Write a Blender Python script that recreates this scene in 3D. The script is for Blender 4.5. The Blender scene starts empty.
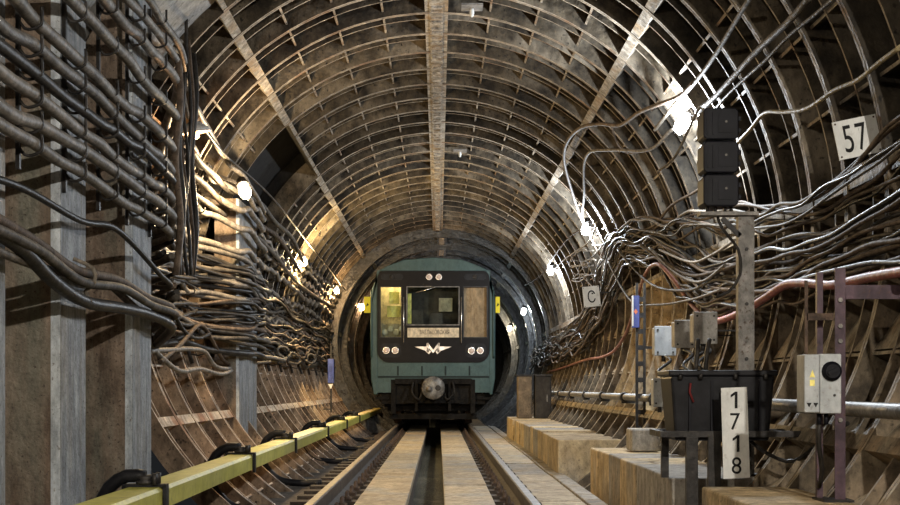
import bpy, math, random
from mathutils import Vector, Matrix
random.seed(7)
S = bpy.context.scene
COL = S.collection

# ------------------------------------------------------------------ camera, world, exposure
F = 1330.0                      # focal length in pixels of a 900 px wide frame
VX, VY = 438.5, 387.0           # vanishing point of the track
CH = 0.82                       # camera height over the rail head
cam = bpy.data.cameras.new('camera')
cam.sensor_width = 36; cam.lens = F / 900 * 36
cam.shift_x = (450 - VX) / 900; cam.shift_y = (VY - 252.5) / 900
cam.clip_start = 0.05; cam.clip_end = 200
co = bpy.data.objects.new('camera', cam); COL.objects.link(co)
co.location = (0, 0, CH); co.rotation_euler = (math.pi / 2, 0, 0)
S.camera = co
w = bpy.data.worlds.new('world'); S.world = w; w.use_nodes = True
w.node_tree.nodes['Background'].inputs[0].default_value = (0.5, 0.55, 0.6, 1)
w.node_tree.nodes['Background'].inputs[1].default_value = 0.01
S.view_settings.view_transform = 'Standard'; S.view_settings.look = 'None'
S.view_settings.gamma = 1; S.view_settings.use_curve_mapping = False
S.view_settings.exposure = 1.2

AX, AZ, R = -0.02, 1.855, 2.55  # tunnel axis and inner radius of the lining ribs
PITCH = 0.75                    # width of one lining ring
Y0R = 4.5

# ------------------------------------------------------------------ pixel helpers (a ray met with a real surface)
def at(px, py, Y):
    return Vector(((px - VX) / F * Y, Y, CH + (VY - py) / F * Y))
def onx(px, py, X):
    return at(px, py, X * F / (px - VX))
def oncyl(px, py, r=2.48):
    dx, dz = (px - VX) / F, (VY - py) / F
    h = CH - AZ
    a = dx * dx + dz * dz; b = 2 * (-dx * AX + dz * h); c = AX * AX + h * h - r * r
    return at(px, py, (-b + math.sqrt(b * b - 4 * a * c)) / (2 * a))
def wallx(Z, r, side):
    return AX + side * math.sqrt(max(0.04, r * r - (Z - AZ) ** 2))

# ------------------------------------------------------------------ materials
MATS = {}
def mat(name, c1, c2=None, scale=6.0, rough=0.8, metal=0.0, bump=0.0, c3=None, stretch=(1, 1, 1), vary=0.0,
        spots=None, contrast=(0.35, 0.68), fine=40.0, spec=.3, grunge=.45):
    if name in MATS: return MATS[name]
    m = bpy.data.materials.new(name); m.use_nodes = True
    nt = m.node_tree; N = nt.nodes; L = nt.links
    b = N['Principled BSDF']; b.inputs['Roughness'].default_value = rough; b.inputs['Metallic'].default_value = metal; b.inputs['Specular IOR Level'].default_value = spec
    MATS[name] = m
    if c2 is None:
        b.inputs['Base Color'].default_value = (*c1, 1); return m
    g = N.new('ShaderNodeNewGeometry'); mp = N.new('ShaderNodeMapping'); mp.inputs['Scale'].default_value = stretch
    L.new(g.outputs['Position'], mp.inputs[0])
    n1 = N.new('ShaderNodeTexNoise'); n1.inputs['Scale'].default_value = scale; n1.inputs['Detail'].default_value = 6; n1.inputs['Roughness'].default_value = 0.65
    L.new(mp.outputs[0], n1.inputs['Vector'])
    r1 = N.new('ShaderNodeValToRGB'); r1.color_ramp.elements[0].position = contrast[0]; r1.color_ramp.elements[1].position = contrast[1]
    r1.color_ramp.elements[0].color = (*c1, 1); r1.color_ramp.elements[1].color = (*c2, 1)
    L.new(n1.outputs[0], r1.inputs[0]); out = r1.outputs[0]
    if c3:
        n2 = N.new('ShaderNodeTexNoise'); n2.inputs['Scale'].default_value = scale * 0.37; n2.inputs['Detail'].default_value = 5
        L.new(mp.outputs[0], n2.inputs['Vector'])
        r2 = N.new('ShaderNodeValToRGB'); r2.color_ramp.elements[0].position = 0.5; r2.color_ramp.elements[1].position = 0.66
        L.new(n2.outputs[0], r2.inputs[0])
        mx = N.new('ShaderNodeMix'); mx.data_type = 'RGBA'
        L.new(r2.outputs[0], mx.inputs[0]); L.new(out, mx.inputs[6]); mx.inputs[7].default_value = (*c3, 1); out = mx.outputs[2]
    if spots:
        n3 = N.new('ShaderNodeTexNoise'); n3.inputs['Scale'].default_value = fine; n3.inputs['Detail'].default_value = 3
        L.new(g.outputs['Position'], n3.inputs['Vector'])
        r3 = N.new('ShaderNodeValToRGB'); r3.color_ramp.elements[0].position = 0.6; r3.color_ramp.elements[1].position = 0.72
        L.new(n3.outputs[0], r3.inputs[0])
        mx = N.new('ShaderNodeMix'); mx.data_type = 'RGBA'
        L.new(r3.outputs[0], mx.inputs[0]); L.new(out, mx.inputs[6]); mx.inputs[7].default_value = (*spots, 1); out = mx.outputs[2]
    if grunge:
        n5 = N.new('ShaderNodeTexNoise'); n5.inputs['Scale'].default_value = 11; n5.inputs['Detail'].default_value = 9; n5.inputs['Roughness'].default_value = .78
        mp5 = N.new('ShaderNodeMapping'); mp5.inputs['Scale'].default_value = (1, 1, .55); L.new(g.outputs['Position'], mp5.inputs[0]); L.new(mp5.outputs[0], n5.inputs['Vector'])
        m5 = N.new('ShaderNodeMapRange'); m5.inputs[1].default_value = .36; m5.inputs[2].default_value = .64; m5.inputs[3].default_value = 1 - grunge; m5.inputs[4].default_value = 1 + grunge * .8
        L.new(n5.outputs[0], m5.inputs[0])
        mx = N.new('ShaderNodeMix'); mx.data_type = 'RGBA'; mx.blend_type = 'MULTIPLY'; mx.inputs[0].default_value = 1
        L.new(out, mx.inputs[6]); L.new(m5.outputs[0], mx.inputs[7]); out = mx.outputs[2]
    if vary:
        oi = N.new('ShaderNodeObjectInfo'); mr = N.new('ShaderNodeMapRange')
        mr.inputs[3].default_value = 1 - vary; mr.inputs[4].default_value = 1 + vary
        L.new(oi.outputs['Random'], mr.inputs[0])
        mx = N.new('ShaderNodeMix'); mx.data_type = 'RGBA'; mx.blend_type = 'MULTIPLY'; mx.inputs[0].default_value = 1
        L.new(out, mx.inputs[6]); L.new(mr.outputs[0], mx.inputs[7]); out = mx.outputs[2]
    L.new(out, b.inputs['Base Color'])
    if bump:
        bp = N.new('ShaderNodeBump'); bp.inputs['Strength'].default_value = bump; bp.inputs['Distance'].default_value = 0.02
        n4 = N.new('ShaderNodeTexNoise'); n4.inputs['Scale'].default_value = fine * 0.6; n4.inputs['Detail'].default_value = 4
        L.new(g.outputs['Position'], n4.inputs['Vector'])
        L.new(n4.outputs[0], bp.inputs['Height']); L.new(bp.outputs[0], b.inputs['Normal'])
    return m
def emit(name, c, s):
    m = bpy.data.materials.new(name); m.use_nodes = True
    b = m.node_tree.nodes['Principled BSDF']
    b.inputs['Base Color'].default_value = (*c, 1)
    b.inputs['Emission Color'].default_value = (*c, 1); b.inputs['Emission Strength'].default_value = s
    MATS[name] = m; return m
def glass(name, tint=(0.9, 0.95, 0.95)):
    m = bpy.data.materials.new(name); m.use_nodes = True
    nt = m.node_tree; N = nt.nodes; L = nt.links
    N.remove(N['Principled BSDF'])
    t = N.new('ShaderNodeBsdfTransparent'); t.inputs[0].default_value = (*tint, 1)
    gl = N.new('ShaderNodeBsdfGlossy'); gl.inputs['Roughness'].default_value = 0.04
    fr = N.new('ShaderNodeFresnel'); fr.inputs[0].default_value = 1.45
    mx = N.new('ShaderNodeMixShader')
    L.new(fr.outputs[0], mx.inputs[0]); L.new(t.outputs[0], mx.inputs[1]); L.new(gl.outputs[0], mx.inputs[2])
    L.new(mx.outputs[0], N['Material Output'].inputs[0]); MATS[name] = m; return m

mat('lining', (.018, .014, .010), (.105, .082, .054), 5, .75, .0, .8, c3=(.17, .142, .105), vary=.6, spots=(.02, .017, .014), fine=26)
mat('lining_edge', (.15, .124, .094), (.44, .385, .31), 9, .7, .0, .4, c3=(.20, .12, .07), vary=.2, spots=(.10, .075, .055), fine=30)
mat('lining_joint', (.13, .11, .085), (.46, .42, .36), 14, .65, .0, .6, c3=(.24, .17, .10), spots=(.07, .055, .04), fine=45)
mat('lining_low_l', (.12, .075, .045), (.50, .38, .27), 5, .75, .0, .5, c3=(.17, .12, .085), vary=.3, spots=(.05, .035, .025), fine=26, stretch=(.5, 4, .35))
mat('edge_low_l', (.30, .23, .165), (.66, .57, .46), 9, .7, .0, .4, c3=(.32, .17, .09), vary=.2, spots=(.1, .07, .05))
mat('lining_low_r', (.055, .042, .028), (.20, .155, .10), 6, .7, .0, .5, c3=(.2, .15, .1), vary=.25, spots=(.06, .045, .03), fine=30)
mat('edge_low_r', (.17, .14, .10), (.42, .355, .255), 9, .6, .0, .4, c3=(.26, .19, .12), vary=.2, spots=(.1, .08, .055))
mat('wet', (.015, .016, .018), (.085, .09, .095), 8, .3, .0, .8, c3=(.04, .036, .03), spots=(.01, .01, .01), fine=30, vary=.3)
mat('wet_edge', (.06, .065, .07), (.30, .31, .32), 10, .25, .0, .8, c3=(.2, .19, .18))
mat('smooth_concrete', (.22, .22, .215), (.40, .39, .37), 4, .75, .0, .4, c3=(.26, .235, .19), spots=(.14, .13, .12), fine=18)
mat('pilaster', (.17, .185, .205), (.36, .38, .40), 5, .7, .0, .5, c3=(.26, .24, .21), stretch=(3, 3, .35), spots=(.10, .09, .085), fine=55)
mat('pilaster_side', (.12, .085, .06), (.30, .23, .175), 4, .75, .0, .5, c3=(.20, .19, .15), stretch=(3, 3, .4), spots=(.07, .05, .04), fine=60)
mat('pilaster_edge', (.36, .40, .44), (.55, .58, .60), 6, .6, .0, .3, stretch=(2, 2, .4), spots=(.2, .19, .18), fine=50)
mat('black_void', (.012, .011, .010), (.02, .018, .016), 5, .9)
mat('concrete_tan', (.40, .295, .16), (.62, .485, .29), 4, .85, .0, .4, c3=(.33, .29, .23), vary=.14, spots=(.22, .17, .11), fine=30)
mat('concrete_grey', (.25, .23, .20), (.42, .39, .34), 5, .8, .0, .4, c3=(.33, .27, .19), vary=.12, spots=(.16, .14, .12), fine=28)
mat('slab', (.34, .27, .175), (.52, .43, .29), 3.5, .75, .0, .3, c3=(.34, .32, .28), vary=.14, spots=(.24, .19, .13), fine=24)
mat('bed', (.06, .05, .04), (.17, .14, .11), 9, .85, .0, .8, spots=(.26, .21, .15), fine=38)
mat('drain', (.06, .065, .05), (.16, .155, .12), 5, .25, .0, .4, c3=(.20, .18, .13))
mat('wood_dark', (.035, .028, .022), (.10, .075, .055), 10, .8, .0, .6, stretch=(1, 6, 1))
mat('rail_steel', (.045, .038, .033), (.13, .105, .085), 14, .55, .45, .3)
mat('rail_head', (.10, .085, .07), (.20, .17, .14), 9, .55, .5)
mat('steel_dark', (.018, .017, .017), (.055, .05, .046), 12, .5, .3, .2)
mat('rust', (.04, .027, .02), (.11, .07, .047), 14, .75, .1, .4)
mat('cable_grey', (.06, .052, .043), (.165, .143, .118), 10, .62, .0, .25, vary=.35, spots=(.045, .038, .033), fine=50, spec=.12)
mat('cable_brown', (.062, .046, .035), (.155, .116, .086), 10, .68, .0, .25, vary=.35, spots=(.04, .03, .024), fine=50, spec=.12)
mat('cable_near', (.10, .09, .077), (.27, .24, .205), 10, .55, .0, .25, vary=.25, spots=(.06, .05, .042), fine=50)
mat('cable_black', (.012, .011, .010), (.042, .037, .032), 10, .45, .0, .2, vary=.3, spec=.12)
mat('cable_pale', (.13, .112, .09), (.27, .235, .19), 10, .7, .0, .25, vary=.2, spots=(.16, .13, .1), fine=50, spec=.12)
mat('cable_yellow', (.25, .20, .10), (.42, .35, .2), 10, .6, .0, .3, spots=(.12, .09, .05))
mat('red_pipe', (.24, .055, .045), (.42, .13, .10), 8, .5, .0, .2, spots=(.14, .05, .04))
mat('red_cable', (.23, .10, .085), (.40, .20, .16), 8, .6, .0, .2)
mat('pipe_grey', (.15, .145, .135), (.30, .285, .265), 9, .45, .3, .2, spots=(.1, .085, .07))
mat('yellow_cover', (.42, .40, .07), (.62, .58, .15), 4, .45, .0, .1, c3=(.40, .38, .12), stretch=(1, .3, 1), spots=(.34, .32, .10), fine=20, grunge=.2)
mat('black_paint', (.007, .007, .009), (.018, .018, .021), 9, .5, spec=.2)
mat('black_plastic', (.006, .006, .009), (.012, .012, .017), 6, .5, spec=.15)
mat('cabinet_grey', (.34, .36, .37), (.46, .48, .49), 6, .5, .0, .05, spots=(.28, .28, .27), grunge=.2)
mat('box_grey', (.28, .27, .245), (.42, .40, .37), 6, .55, .0, .05, spots=(.2, .18, .15))
mat('box_brown', (.14, .11, .075), (.26, .20, .14), 6, .6, .0, .2, spots=(.1, .075, .05))
mat('purple_steel', (.04, .024, .033), (.095, .058, .074), 8, .5, .1, .1, spots=(.09, .05, .04))
mat('post_grey', (.13, .125, .115), (.29, .27, .25), 8, .6, .2, .2, spots=(.1, .07, .05))
mat('sign_white', (.66, .67, .65), (.78, .79, .77), 5, .5, .0, .0, spots=(.58, .57, .54), fine=18, grunge=.12)
mat('ink', (.012, .012, .012))
mat('blue_paint', (.05, .07, .26), (.09, .12, .36), 8, .45)
mat('orange_paint', (.7, .22, .12))
mat('enamel', (.42, .40, .37), (.6, .58, .54), 8, .35)
mat('train_teal', (.046, .092, .092), (.075, .128, .126), 3, .5, .0, .05, c3=(.06, .105, .1), spots=(.05, .09, .085), fine=12, grunge=.2)
mat('train_dark', (.005, .004, .0045), (.010, .008, .008), 5, .45, spec=.12, grunge=.15)
mat('train_seam', (.02, .03, .03))
mat('train_under', (.012, .011, .010), (.022, .019, .016), 8, .8, .0, .4, spec=.1)
mat('cab_wall', (.34, .27, .17), (.46, .38, .25), 4, .7)
mat('cab_yellow', (.80, .68, .16), (.86, .76, .26), 5, .6)
mat('cab_dark', (.03, .026, .022), (.06, .052, .045), 5, .7)
mat('blind_brown', (.50, .27, .14), (.62, .37, .22), 3, .6, stretch=(8, 1, .5))
mat('paper', (.62, .55, .42), (.72, .65, .52), 4, .8)
mat('board_face', (.70, .58, .40), (.78, .66, .48), 4, .6)
mat('board_ink', (.05, .03, .015))
mat('chrome', (.62, .60, .57), (.72, .70, .66), 6, .25, .9)
mat('emblem', (.5, .44, .38), (.6, .54, .47), 6, .3, .7)
mat('yellow_plate', (.85, .72, .05))
mat('red_paint', (.16, .02, .02))
glass('window_glass')
def bulb(name, c, s_):
    m = bpy.data.materials.new(name); m.use_nodes = True
    nt = m.node_tree; N = nt.nodes; L = nt.links; N.remove(N['Principled BSDF'])
    t = N.new('ShaderNodeBsdfTransparent'); e = N.new('ShaderNodeEmission'); e.inputs[0].default_value = (*c, 1); e.inputs[1].default_value = s_
    a = N.new('ShaderNodeAddShader'); L.new(t.outputs[0], a.inputs[0]); L.new(e.outputs[0], a.inputs[1])
    L.new(a.outputs[0], N['Material Output'].inputs[0]); MATS[name] = m
bulb('bulb_warm', (1.0, .80, .48), 30)
bulb('bulb_cool', (.92, .97, 1.0), 30)
bulb('bulb_orange', (1.0, .50, .20), 4)
emit('headlight', (.55, .42, .34), .12)
emit('cab_lamp', (1.0, .76, .34), 10)

# ------------------------------------------------------------------ mesh builder
WLOC = {}
class MB:
    def __init__(s): s.v = []; s.f = []; s.m = []; s.sm = []
    def face(s, idx, mi=0, sm=False): s.f.append(tuple(idx)); s.m.append(mi); s.sm.append(sm)
    def hexa(s, p, mi=0):                       # 8 points: bottom ring of four, top ring of four
        b = len(s.v); s.v += [tuple(q) for q in p]
        for q in ((3, 2, 1, 0), (4, 5, 6, 7), (0, 1, 5, 4), (1, 2, 6, 5), (2, 3, 7, 6), (3, 0, 4, 7)):
            s.face([b + i for i in q], mi)
        return s
    def box(s, x0, x1, y0, y1, z0, z1, mi=0):
        return s.hexa([(x0, y0, z0), (x1, y0, z0), (x1, y1, z0), (x0, y1, z0), (x0, y0, z1), (x1, y0, z1), (x1, y1, z1), (x0, y1, z1)], mi)
    def bar(s, p, q, w, h, up=(0, 0, 1), mi=0):   # rectangular bar from p to q
        p, q = Vector(p), Vector(q); d = (q - p).normalized(); u = Vector(up)
        a = d.cross(u)
        if a.length < 1e-4: a = d.cross(Vector((1, 0, 0)))
        a.normalize(); u = a.cross(d).normalized()
        a *= w / 2; u *= h / 2
        return s.hexa([p - a - u, p + a - u, q + a - u, q - a - u, p - a + u, p + a + u, q + a + u, q - a + u], mi)
    def tube(s, pts, r, n=8, mi=0, cap=True, radii=None):
        pts = [Vector(p) for p in pts]; k = len(pts); b = len(s.v)
        up = Vector((0, 0, 1)); pa = None
        for i, p in enumerate(pts):
            t = (pts[min(i + 1, k - 1)] - pts[max(i - 1, 0)])
            if t.length < 1e-9: t = Vector((0, 1, 0))
            t.normalize()
            if pa is None:
                a = t.cross(up)
                if a.length < 1e-3: a = t.cross(Vector((1, 0, 0)))
            else: a = pa - t * pa.dot(t)
            a.normalize(); pa = a; c = t.cross(a)
            rr = radii[i] if radii else r
            for j in range(n):
                an = 2 * math.pi * j / n
                s.v.append(tuple(p + (a * math.cos(an) + c * math.sin(an)) * rr))
        for i in range(k - 1):
            for j in range(n):
                j2 = (j + 1) % n
                s.face((b + i * n + j, b + (i + 1) * n + j, b + (i + 1) * n + j2, b + i * n + j2), mi, True)
        if cap:
            s.face([b + j for j in range(n)], mi); s.face([b + (k - 1) * n + j for j in reversed(range(n))], mi)
        return s
    def lathe(s, prof, o=(0, 0, 0), axis=(0, 0, 1), n=16, mi=0):   # prof: (radius, height) along axis
        o = Vector(o); ax = Vector(axis).normalized()
        pts = [o + ax * h for _, h in prof]
        b = len(s.v); a = ax.cross(Vector((0, 0, 1)))
        if a.length < 1e-3: a = Vector((1, 0, 0))
        a.normalize(); c = ax.cross(a); k = len(prof)
        for (r, h), p in zip(prof, pts):
            for j in range(n):
                an = 2 * math.pi * j / n; s.v.append(tuple(p + (a * math.cos(an) + c * math.sin(an)) * max(r, 1e-4)))
        for i in range(k - 1):
            for j in range(n):
                j2 = (j + 1) % n
                s.face((b + i * n + j, b + i * n + j2, b + (i + 1) * n + j2, b + (i + 1) * n + j), mi, True)
        s.face([b + j for j in reversed(range(n))], mi); s.face([b + (k - 1) * n + j for j in range(n)], mi)
        return s
    def prism(s, poly, y0, y1, mi=0):           # (x, z) outline swept along y
        b = len(s.v); n = len(poly)
        s.v += [(x, y0, z) for x, z in poly] + [(x, y1, z) for x, z in poly]
        s.face([b + i for i in range(n)], mi); s.face([b + n + i for i in reversed(range(n))], mi)
        for i in range(n):
            j = (i + 1) % n; s.face((b + j, b + i, b + n + i, b + n + j), mi)
        return s
    def prismx(s, poly, x0, x1, mi=0):          # (y, z) outline swept along x
        b = len(s.v); n = len(poly)
        s.v += [(x0, y, z) for y, z in poly] + [(x1, y, z) for y, z in poly]
        s.face([b + i for i in reversed(range(n))], mi); s.face([b + n + i for i in range(n)], mi)
        for i in range(n):
            j = (i + 1) % n; s.face((b + i, b + j, b + n + j, b + n + i), mi)
        return s
    def sector(s, a0, a1, r0, r1, y0, y1, steps, mi=0, mi_in=None):   # solid arc about the tunnel axis (local 0,0)
        if mi_in is None: mi_in = mi
        b = len(s.v)
        for i in range(steps + 1):
            a = math.radians(a0 + (a1 - a0) * i / steps); sn, cs = math.sin(a), math.cos(a)
            s.v += [(r0 * sn, y0, r0 * cs), (r0 * sn, y1, r0 * cs), (r1 * sn, y1, r1 * cs), (r1 * sn, y0, r1 * cs)]
        for i in range(steps):
            p = b + 4 * i; q = p + 4
            s.face((p, p + 1, q + 1, q), mi_in); s.face((p + 1, p + 2, q + 2, q + 1), mi)
            s.face((p + 2, p + 3, q + 3, q + 2), mi); s.face((p + 3, p, q, q + 3), mi)
        s.face((b, b + 3, b + 2, b + 1), mi); e = b + 4 * steps; s.face((e, e + 1, e + 2, e + 3), mi)
        return s
    def mesh(s, name, mats, off=(0, 0, 0)):
        me = bpy.data.meshes.new(name); ox, oy, oz = off
        me.from_pydata([(x - ox, y - oy, z - oz) for x, y, z in s.v], [], s.f)
        for m in (mats if isinstance(mats, (list, tuple)) else [mats]): me.materials.append(MATS[m])
        me.polygons.foreach_set('material_index', s.m); me.polygons.foreach_set('use_smooth', s.sm); me.update()
        return me
    def build(s, name, mats, parent=None, origin=None, bevel=0, fix=False):
        if parent is not None: off = WLOC[parent]
        elif origin is not None: off = tuple(origin)
        else:
            xs, ys, zs = zip(*s.v); off = ((min(xs) + max(xs)) / 2, (min(ys) + max(ys)) / 2, min(zs))
        o = bpy.data.objects.new(name, s.mesh(name, mats, off)); COL.objects.link(o)
        if parent is not None: o.parent = parent
        else: o.location = off
        WLOC[o] = off
        if bevel:
            bv = o.modifiers.new('bevel', 'BEVEL'); bv.width = bevel; bv.segments = 2; bv.limit_method = 'ANGLE'
        return o
def tag(o, label, cat=None, group=None, kind=None):
    o['label'] = label
    if cat: o['category'] = cat
    if group: o['group'] = group
    if kind: o['kind'] = kind
    return o
def thing(name, loc, label, cat, group=None):
    o = bpy.data.objects.new(name, None); COL.objects.link(o); o.location = loc; o.empty_display_size = .1
    WLOC[o] = tuple(loc); return tag(o, label, cat, group)
def struct(name, label, loc=(0, 0, 0)):
    o = bpy.data.objects.new(name, None); COL.objects.link(o); o.location = loc; WLOC[o] = tuple(loc)
    o['kind'] = 'structure'; o['label'] = label; return o
def inst(name, me, parent, loc, rot=(0, 0, 0)):
    o = bpy.data.objects.new(name, me); COL.objects.link(o); o.parent = parent; o.location = loc; o.rotation_euler = rot; return o
def spline(pts, step=.12):
    pts = [Vector(p) for p in pts]; out = []
    for i in range(len(pts) - 1):
        p0 = pts[max(i - 1, 0)]; p1 = pts[i]; p2 = pts[i + 1]; p3 = pts[min(i + 2, len(pts) - 1)]
        n = max(2, int((p2 - p1).length / step))
        for k in range(n):
            t = k / n
            out.append(.5 * ((2 * p1) + (p2 - p0) * t + (2 * p0 - 5 * p1 + 4 * p2 - p3) * t * t + (3 * p1 - p0 - 3 * p2 + p3) * t ** 3))
    out.append(pts[-1]); return out
def text(name, body, parent, center, height, m, face=(0, -1, 0), roll=0, squeeze=1.0, rotm=None, depth=.001):
    cu = bpy.data.curves.new(name, 'FONT'); cu.body = body; cu.size = height / .72; cu.extrude = depth
    cu.align_x = 'CENTER'; cu.align_y = 'CENTER'; cu.materials.append(MATS[m])
    tmp = bpy.data.objects.new('t', cu); COL.objects.link(tmp)
    dg = bpy.context.evaluated_depsgraph_get(); me = bpy.data.meshes.new_from_object(tmp.evaluated_get(dg))
    bpy.data.objects.remove(tmp)
    xs = [v.co.x for v in me.vertices]; ys = [v.co.y for v in me.vertices]
    cx, cy = (min(xs) + max(xs)) / 2, (min(ys) + max(ys)) / 2
    k = height / (max(ys) - min(ys))
    M = rotm if rotm else Matrix.Rotation(math.pi / 2, 4, 'X')
    base = Vector(center) - Vector(WLOC[parent])
    for v in me.vertices:
        v.co = M @ Vector(((v.co.x - cx) * k * squeeze, (v.co.y - cy) * k, v.co.z)) + base
    o = bpy.data.objects.new(name, me); COL.objects.link(o); o.parent = parent; WLOC[o] = WLOC[parent]
    return o
ORD = ['topmost', 'second', 'third', 'fourth', 'fifth', 'sixth', 'seventh', 'eighth', 'ninth', 'tenth', 'eleventh', 'twelfth',
       'thirteenth', 'fourteenth', 'fifteenth', 'sixteenth']

# ------------------------------------------------------------------ structure: lining rings
def seg_mesh(name, a0, a1, cells, mats, R_=R, d=.22, ends=.022, bolts=True, lit_wedge=False):
    """A ribbed lining segment: skin, two edge flanges, a slimmer mid rib, end flanges and cross ribs."""
    m = MB(); n = max(4, int(abs(a1 - a0) / 3.2)); W = PITCH
    m.sector(a0, a1, R_ + d, R_ + d + .05, 0.002, W - .002, n, 0)
    m.sector(a0, a1, R_, R_ + d, .004, .034, n, 0, 1)
    m.sector(a0, a1, R_, R_ + d, W - .034, W - .004, n, 0, 1)
    m.sector(a0, a1, R_ + .045, R_ + d, W / 2 - .011, W / 2 + .011, n, 0, 1)
    e = math.degrees(ends / R_) * 2
    for q0, q1 in ((a0, a0 + e), (a1 - e, a1)):
        m.sector(q0, q1, R_ + .005, R_ + d, .034, W - .034, 1, 2, 2)
    for k in range(1, cells):
        a = a0 + (a1 - a0) * k / cells
        m.sector(a - .22, a + .22, R_ + .05, R_ + d, .034, W / 2 - .011, 1, 0, 1)
        m.sector(a - .22, a + .22, R_ + .05, R_ + d, W / 2 + .011, W - .034, 1, 0, 1)
    if lit_wedge:  # pale pyramids shaped like the triangles of lamp light in the cells
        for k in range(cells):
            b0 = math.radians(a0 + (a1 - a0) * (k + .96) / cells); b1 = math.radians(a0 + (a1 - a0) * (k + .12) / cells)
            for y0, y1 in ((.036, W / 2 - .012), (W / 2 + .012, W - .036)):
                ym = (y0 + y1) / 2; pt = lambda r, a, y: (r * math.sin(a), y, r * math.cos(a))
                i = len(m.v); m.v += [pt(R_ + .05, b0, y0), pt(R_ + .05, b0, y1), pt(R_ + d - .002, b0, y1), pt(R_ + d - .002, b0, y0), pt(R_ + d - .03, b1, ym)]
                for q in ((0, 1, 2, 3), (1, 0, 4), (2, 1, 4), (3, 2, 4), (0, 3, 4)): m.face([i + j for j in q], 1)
    if bolts:
        for k in range(cells):
            for t in (.3, .7):
                a = math.radians(a0 + (a1 - a0) * (k + t) / cells); r = R_ + .075
                m.box(r * math.sin(a) - .016, r * math.sin(a) + .016, .034, .062, r * math.cos(a) - .016, r * math.cos(a) + .016, 0)
    return m.mesh(name, mats)
def fan(mats_up, mats_lo_l, mats_lo_r, R_, tagn):
    d = {}
    d['cl'] = seg_mesh('lining_segment', -41, -1.5, 4, mats_up, R_); d['cr'] = seg_mesh('lining_segment', 1.5, 41, 4, mats_up, R_)
    d['lu'] = seg_mesh('lining_segment', -85, -41, 4, mats_up, R_); d['ru'] = seg_mesh('lining_segment', 41, 85, 4, mats_up, R_)
    d['lm'] = seg_mesh('lining_segment', -121, -85, 3, mats_lo_l, R_, d=.12); d['rm'] = seg_mesh('lining_segment', 85, 121, 3, mats_lo_r, R_, lit_wedge=True)
    d['ll'] = seg_mesh('lining_segment', -150, -121, 3, mats_lo_l, R_, d=.12); d['rl'] = seg_mesh('lining_segment', 121, 150, 3, mats_lo_r, R_, lit_wedge=True)
    k = MB(); k.sector(-1.5, 1.5, R_ - .005, R_ + .2, .006, PITCH - .006, 2, 0)
    for yy in (.12, .25, .5, .63): k.sector(-1.1, 1.1, R_ - .022, R_ - .004, yy, yy + .05, 1, 0)
    d['key'] = k.mesh('key_segment', ['lining_joint'])
    return d
UP = ['lining', 'lining_edge', 'lining_joint']
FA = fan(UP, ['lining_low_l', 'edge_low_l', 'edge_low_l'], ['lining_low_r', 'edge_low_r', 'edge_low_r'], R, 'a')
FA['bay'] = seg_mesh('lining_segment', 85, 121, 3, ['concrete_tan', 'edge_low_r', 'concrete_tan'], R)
WE = ['wet', 'wet_edge', 'wet_edge']
FB = fan(WE, WE, WE, 2.42, 'b')
ceiling = struct('ceiling', 'vaulted tunnel crown of dark ribbed iron lining rings')
wall_left = struct('wall_left', 'left tunnel wall of ribbed lining behind hung cables')
wall_right = struct('wall_right', 'right tunnel wall of ribbed lining behind cable bundles')
NR = 62
def shift(Y):
    return 0 if Y < 30.6 else .10
for i in range(NR):
    Y = Y0R + i * PITCH; far = Y >= 30.6
    fs = FB if far else FA; sx = AX + shift(Y); rz = 0
    def put(k, par, nm='lining_segment'): inst(nm, fs[k], par, (sx, Y, AZ), (0, 0, rz))
    put('cl', ceiling); put('cr', ceiling); put('key', ceiling, 'key_segment')
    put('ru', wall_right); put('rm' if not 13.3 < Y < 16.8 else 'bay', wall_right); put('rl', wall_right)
    if Y >= 10.4:
        if not (14.9 < Y < 18.6): put('lu', wall_left)
        put('lm', wall_left); put('ll', wall_left)
# step ring where the narrower wet tunnel begins
m = MB(); m.sector(-150, 150, 2.40, 2.80, 0, .12, 90, 0, 0)
o = m.build('trim_1', ['wet'], origin=(0, 0, 0)); o.location = (AX + .10, 30.5, AZ); o['kind'] = 'structure'; o['label'] = 'wet dark ring collar where the tunnel narrows behind the train'
for y_, r_ in ((32.2, 2.30), (35.0, 2.30), (38.6, 2.28), (43.0, 2.28)):     # heavy wet ribs of the narrow tunnel
    m = MB()
    m.sector(-150, 150, r_, 2.425, y_, y_ + .22, 100, 0, 1)
    m.v = [(x + AX + .10, y, z + AZ) for x, y, z in m.v]; m.build('rib_ring', ['wet', 'wet_edge'], wall_right)
# dark niche behind the missing lining plates
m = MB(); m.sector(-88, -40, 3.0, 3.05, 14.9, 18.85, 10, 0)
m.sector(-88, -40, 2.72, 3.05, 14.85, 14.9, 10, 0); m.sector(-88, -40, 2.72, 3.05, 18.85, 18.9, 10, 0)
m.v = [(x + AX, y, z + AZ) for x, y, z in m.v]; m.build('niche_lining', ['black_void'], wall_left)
# plain shell behind the camera, black sheet at the far end
m = MB(); m.sector(-150, 150, R + .15, R + .2, -7, Y0R, 60, 0)
m.v = [(x + AX, y, z + AZ) for x, y, z in m.v]; m.build('plain_lining', ['lining'], ceiling)
YE = Y0R + NR * PITCH
m = MB(); m.box(-5, 5, YE + .02, YE + .1, -1, 6); m.build('dark_end', ['black_void'], wall_right)  # black sheet standing for the dark of the tunnel beyond

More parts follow.
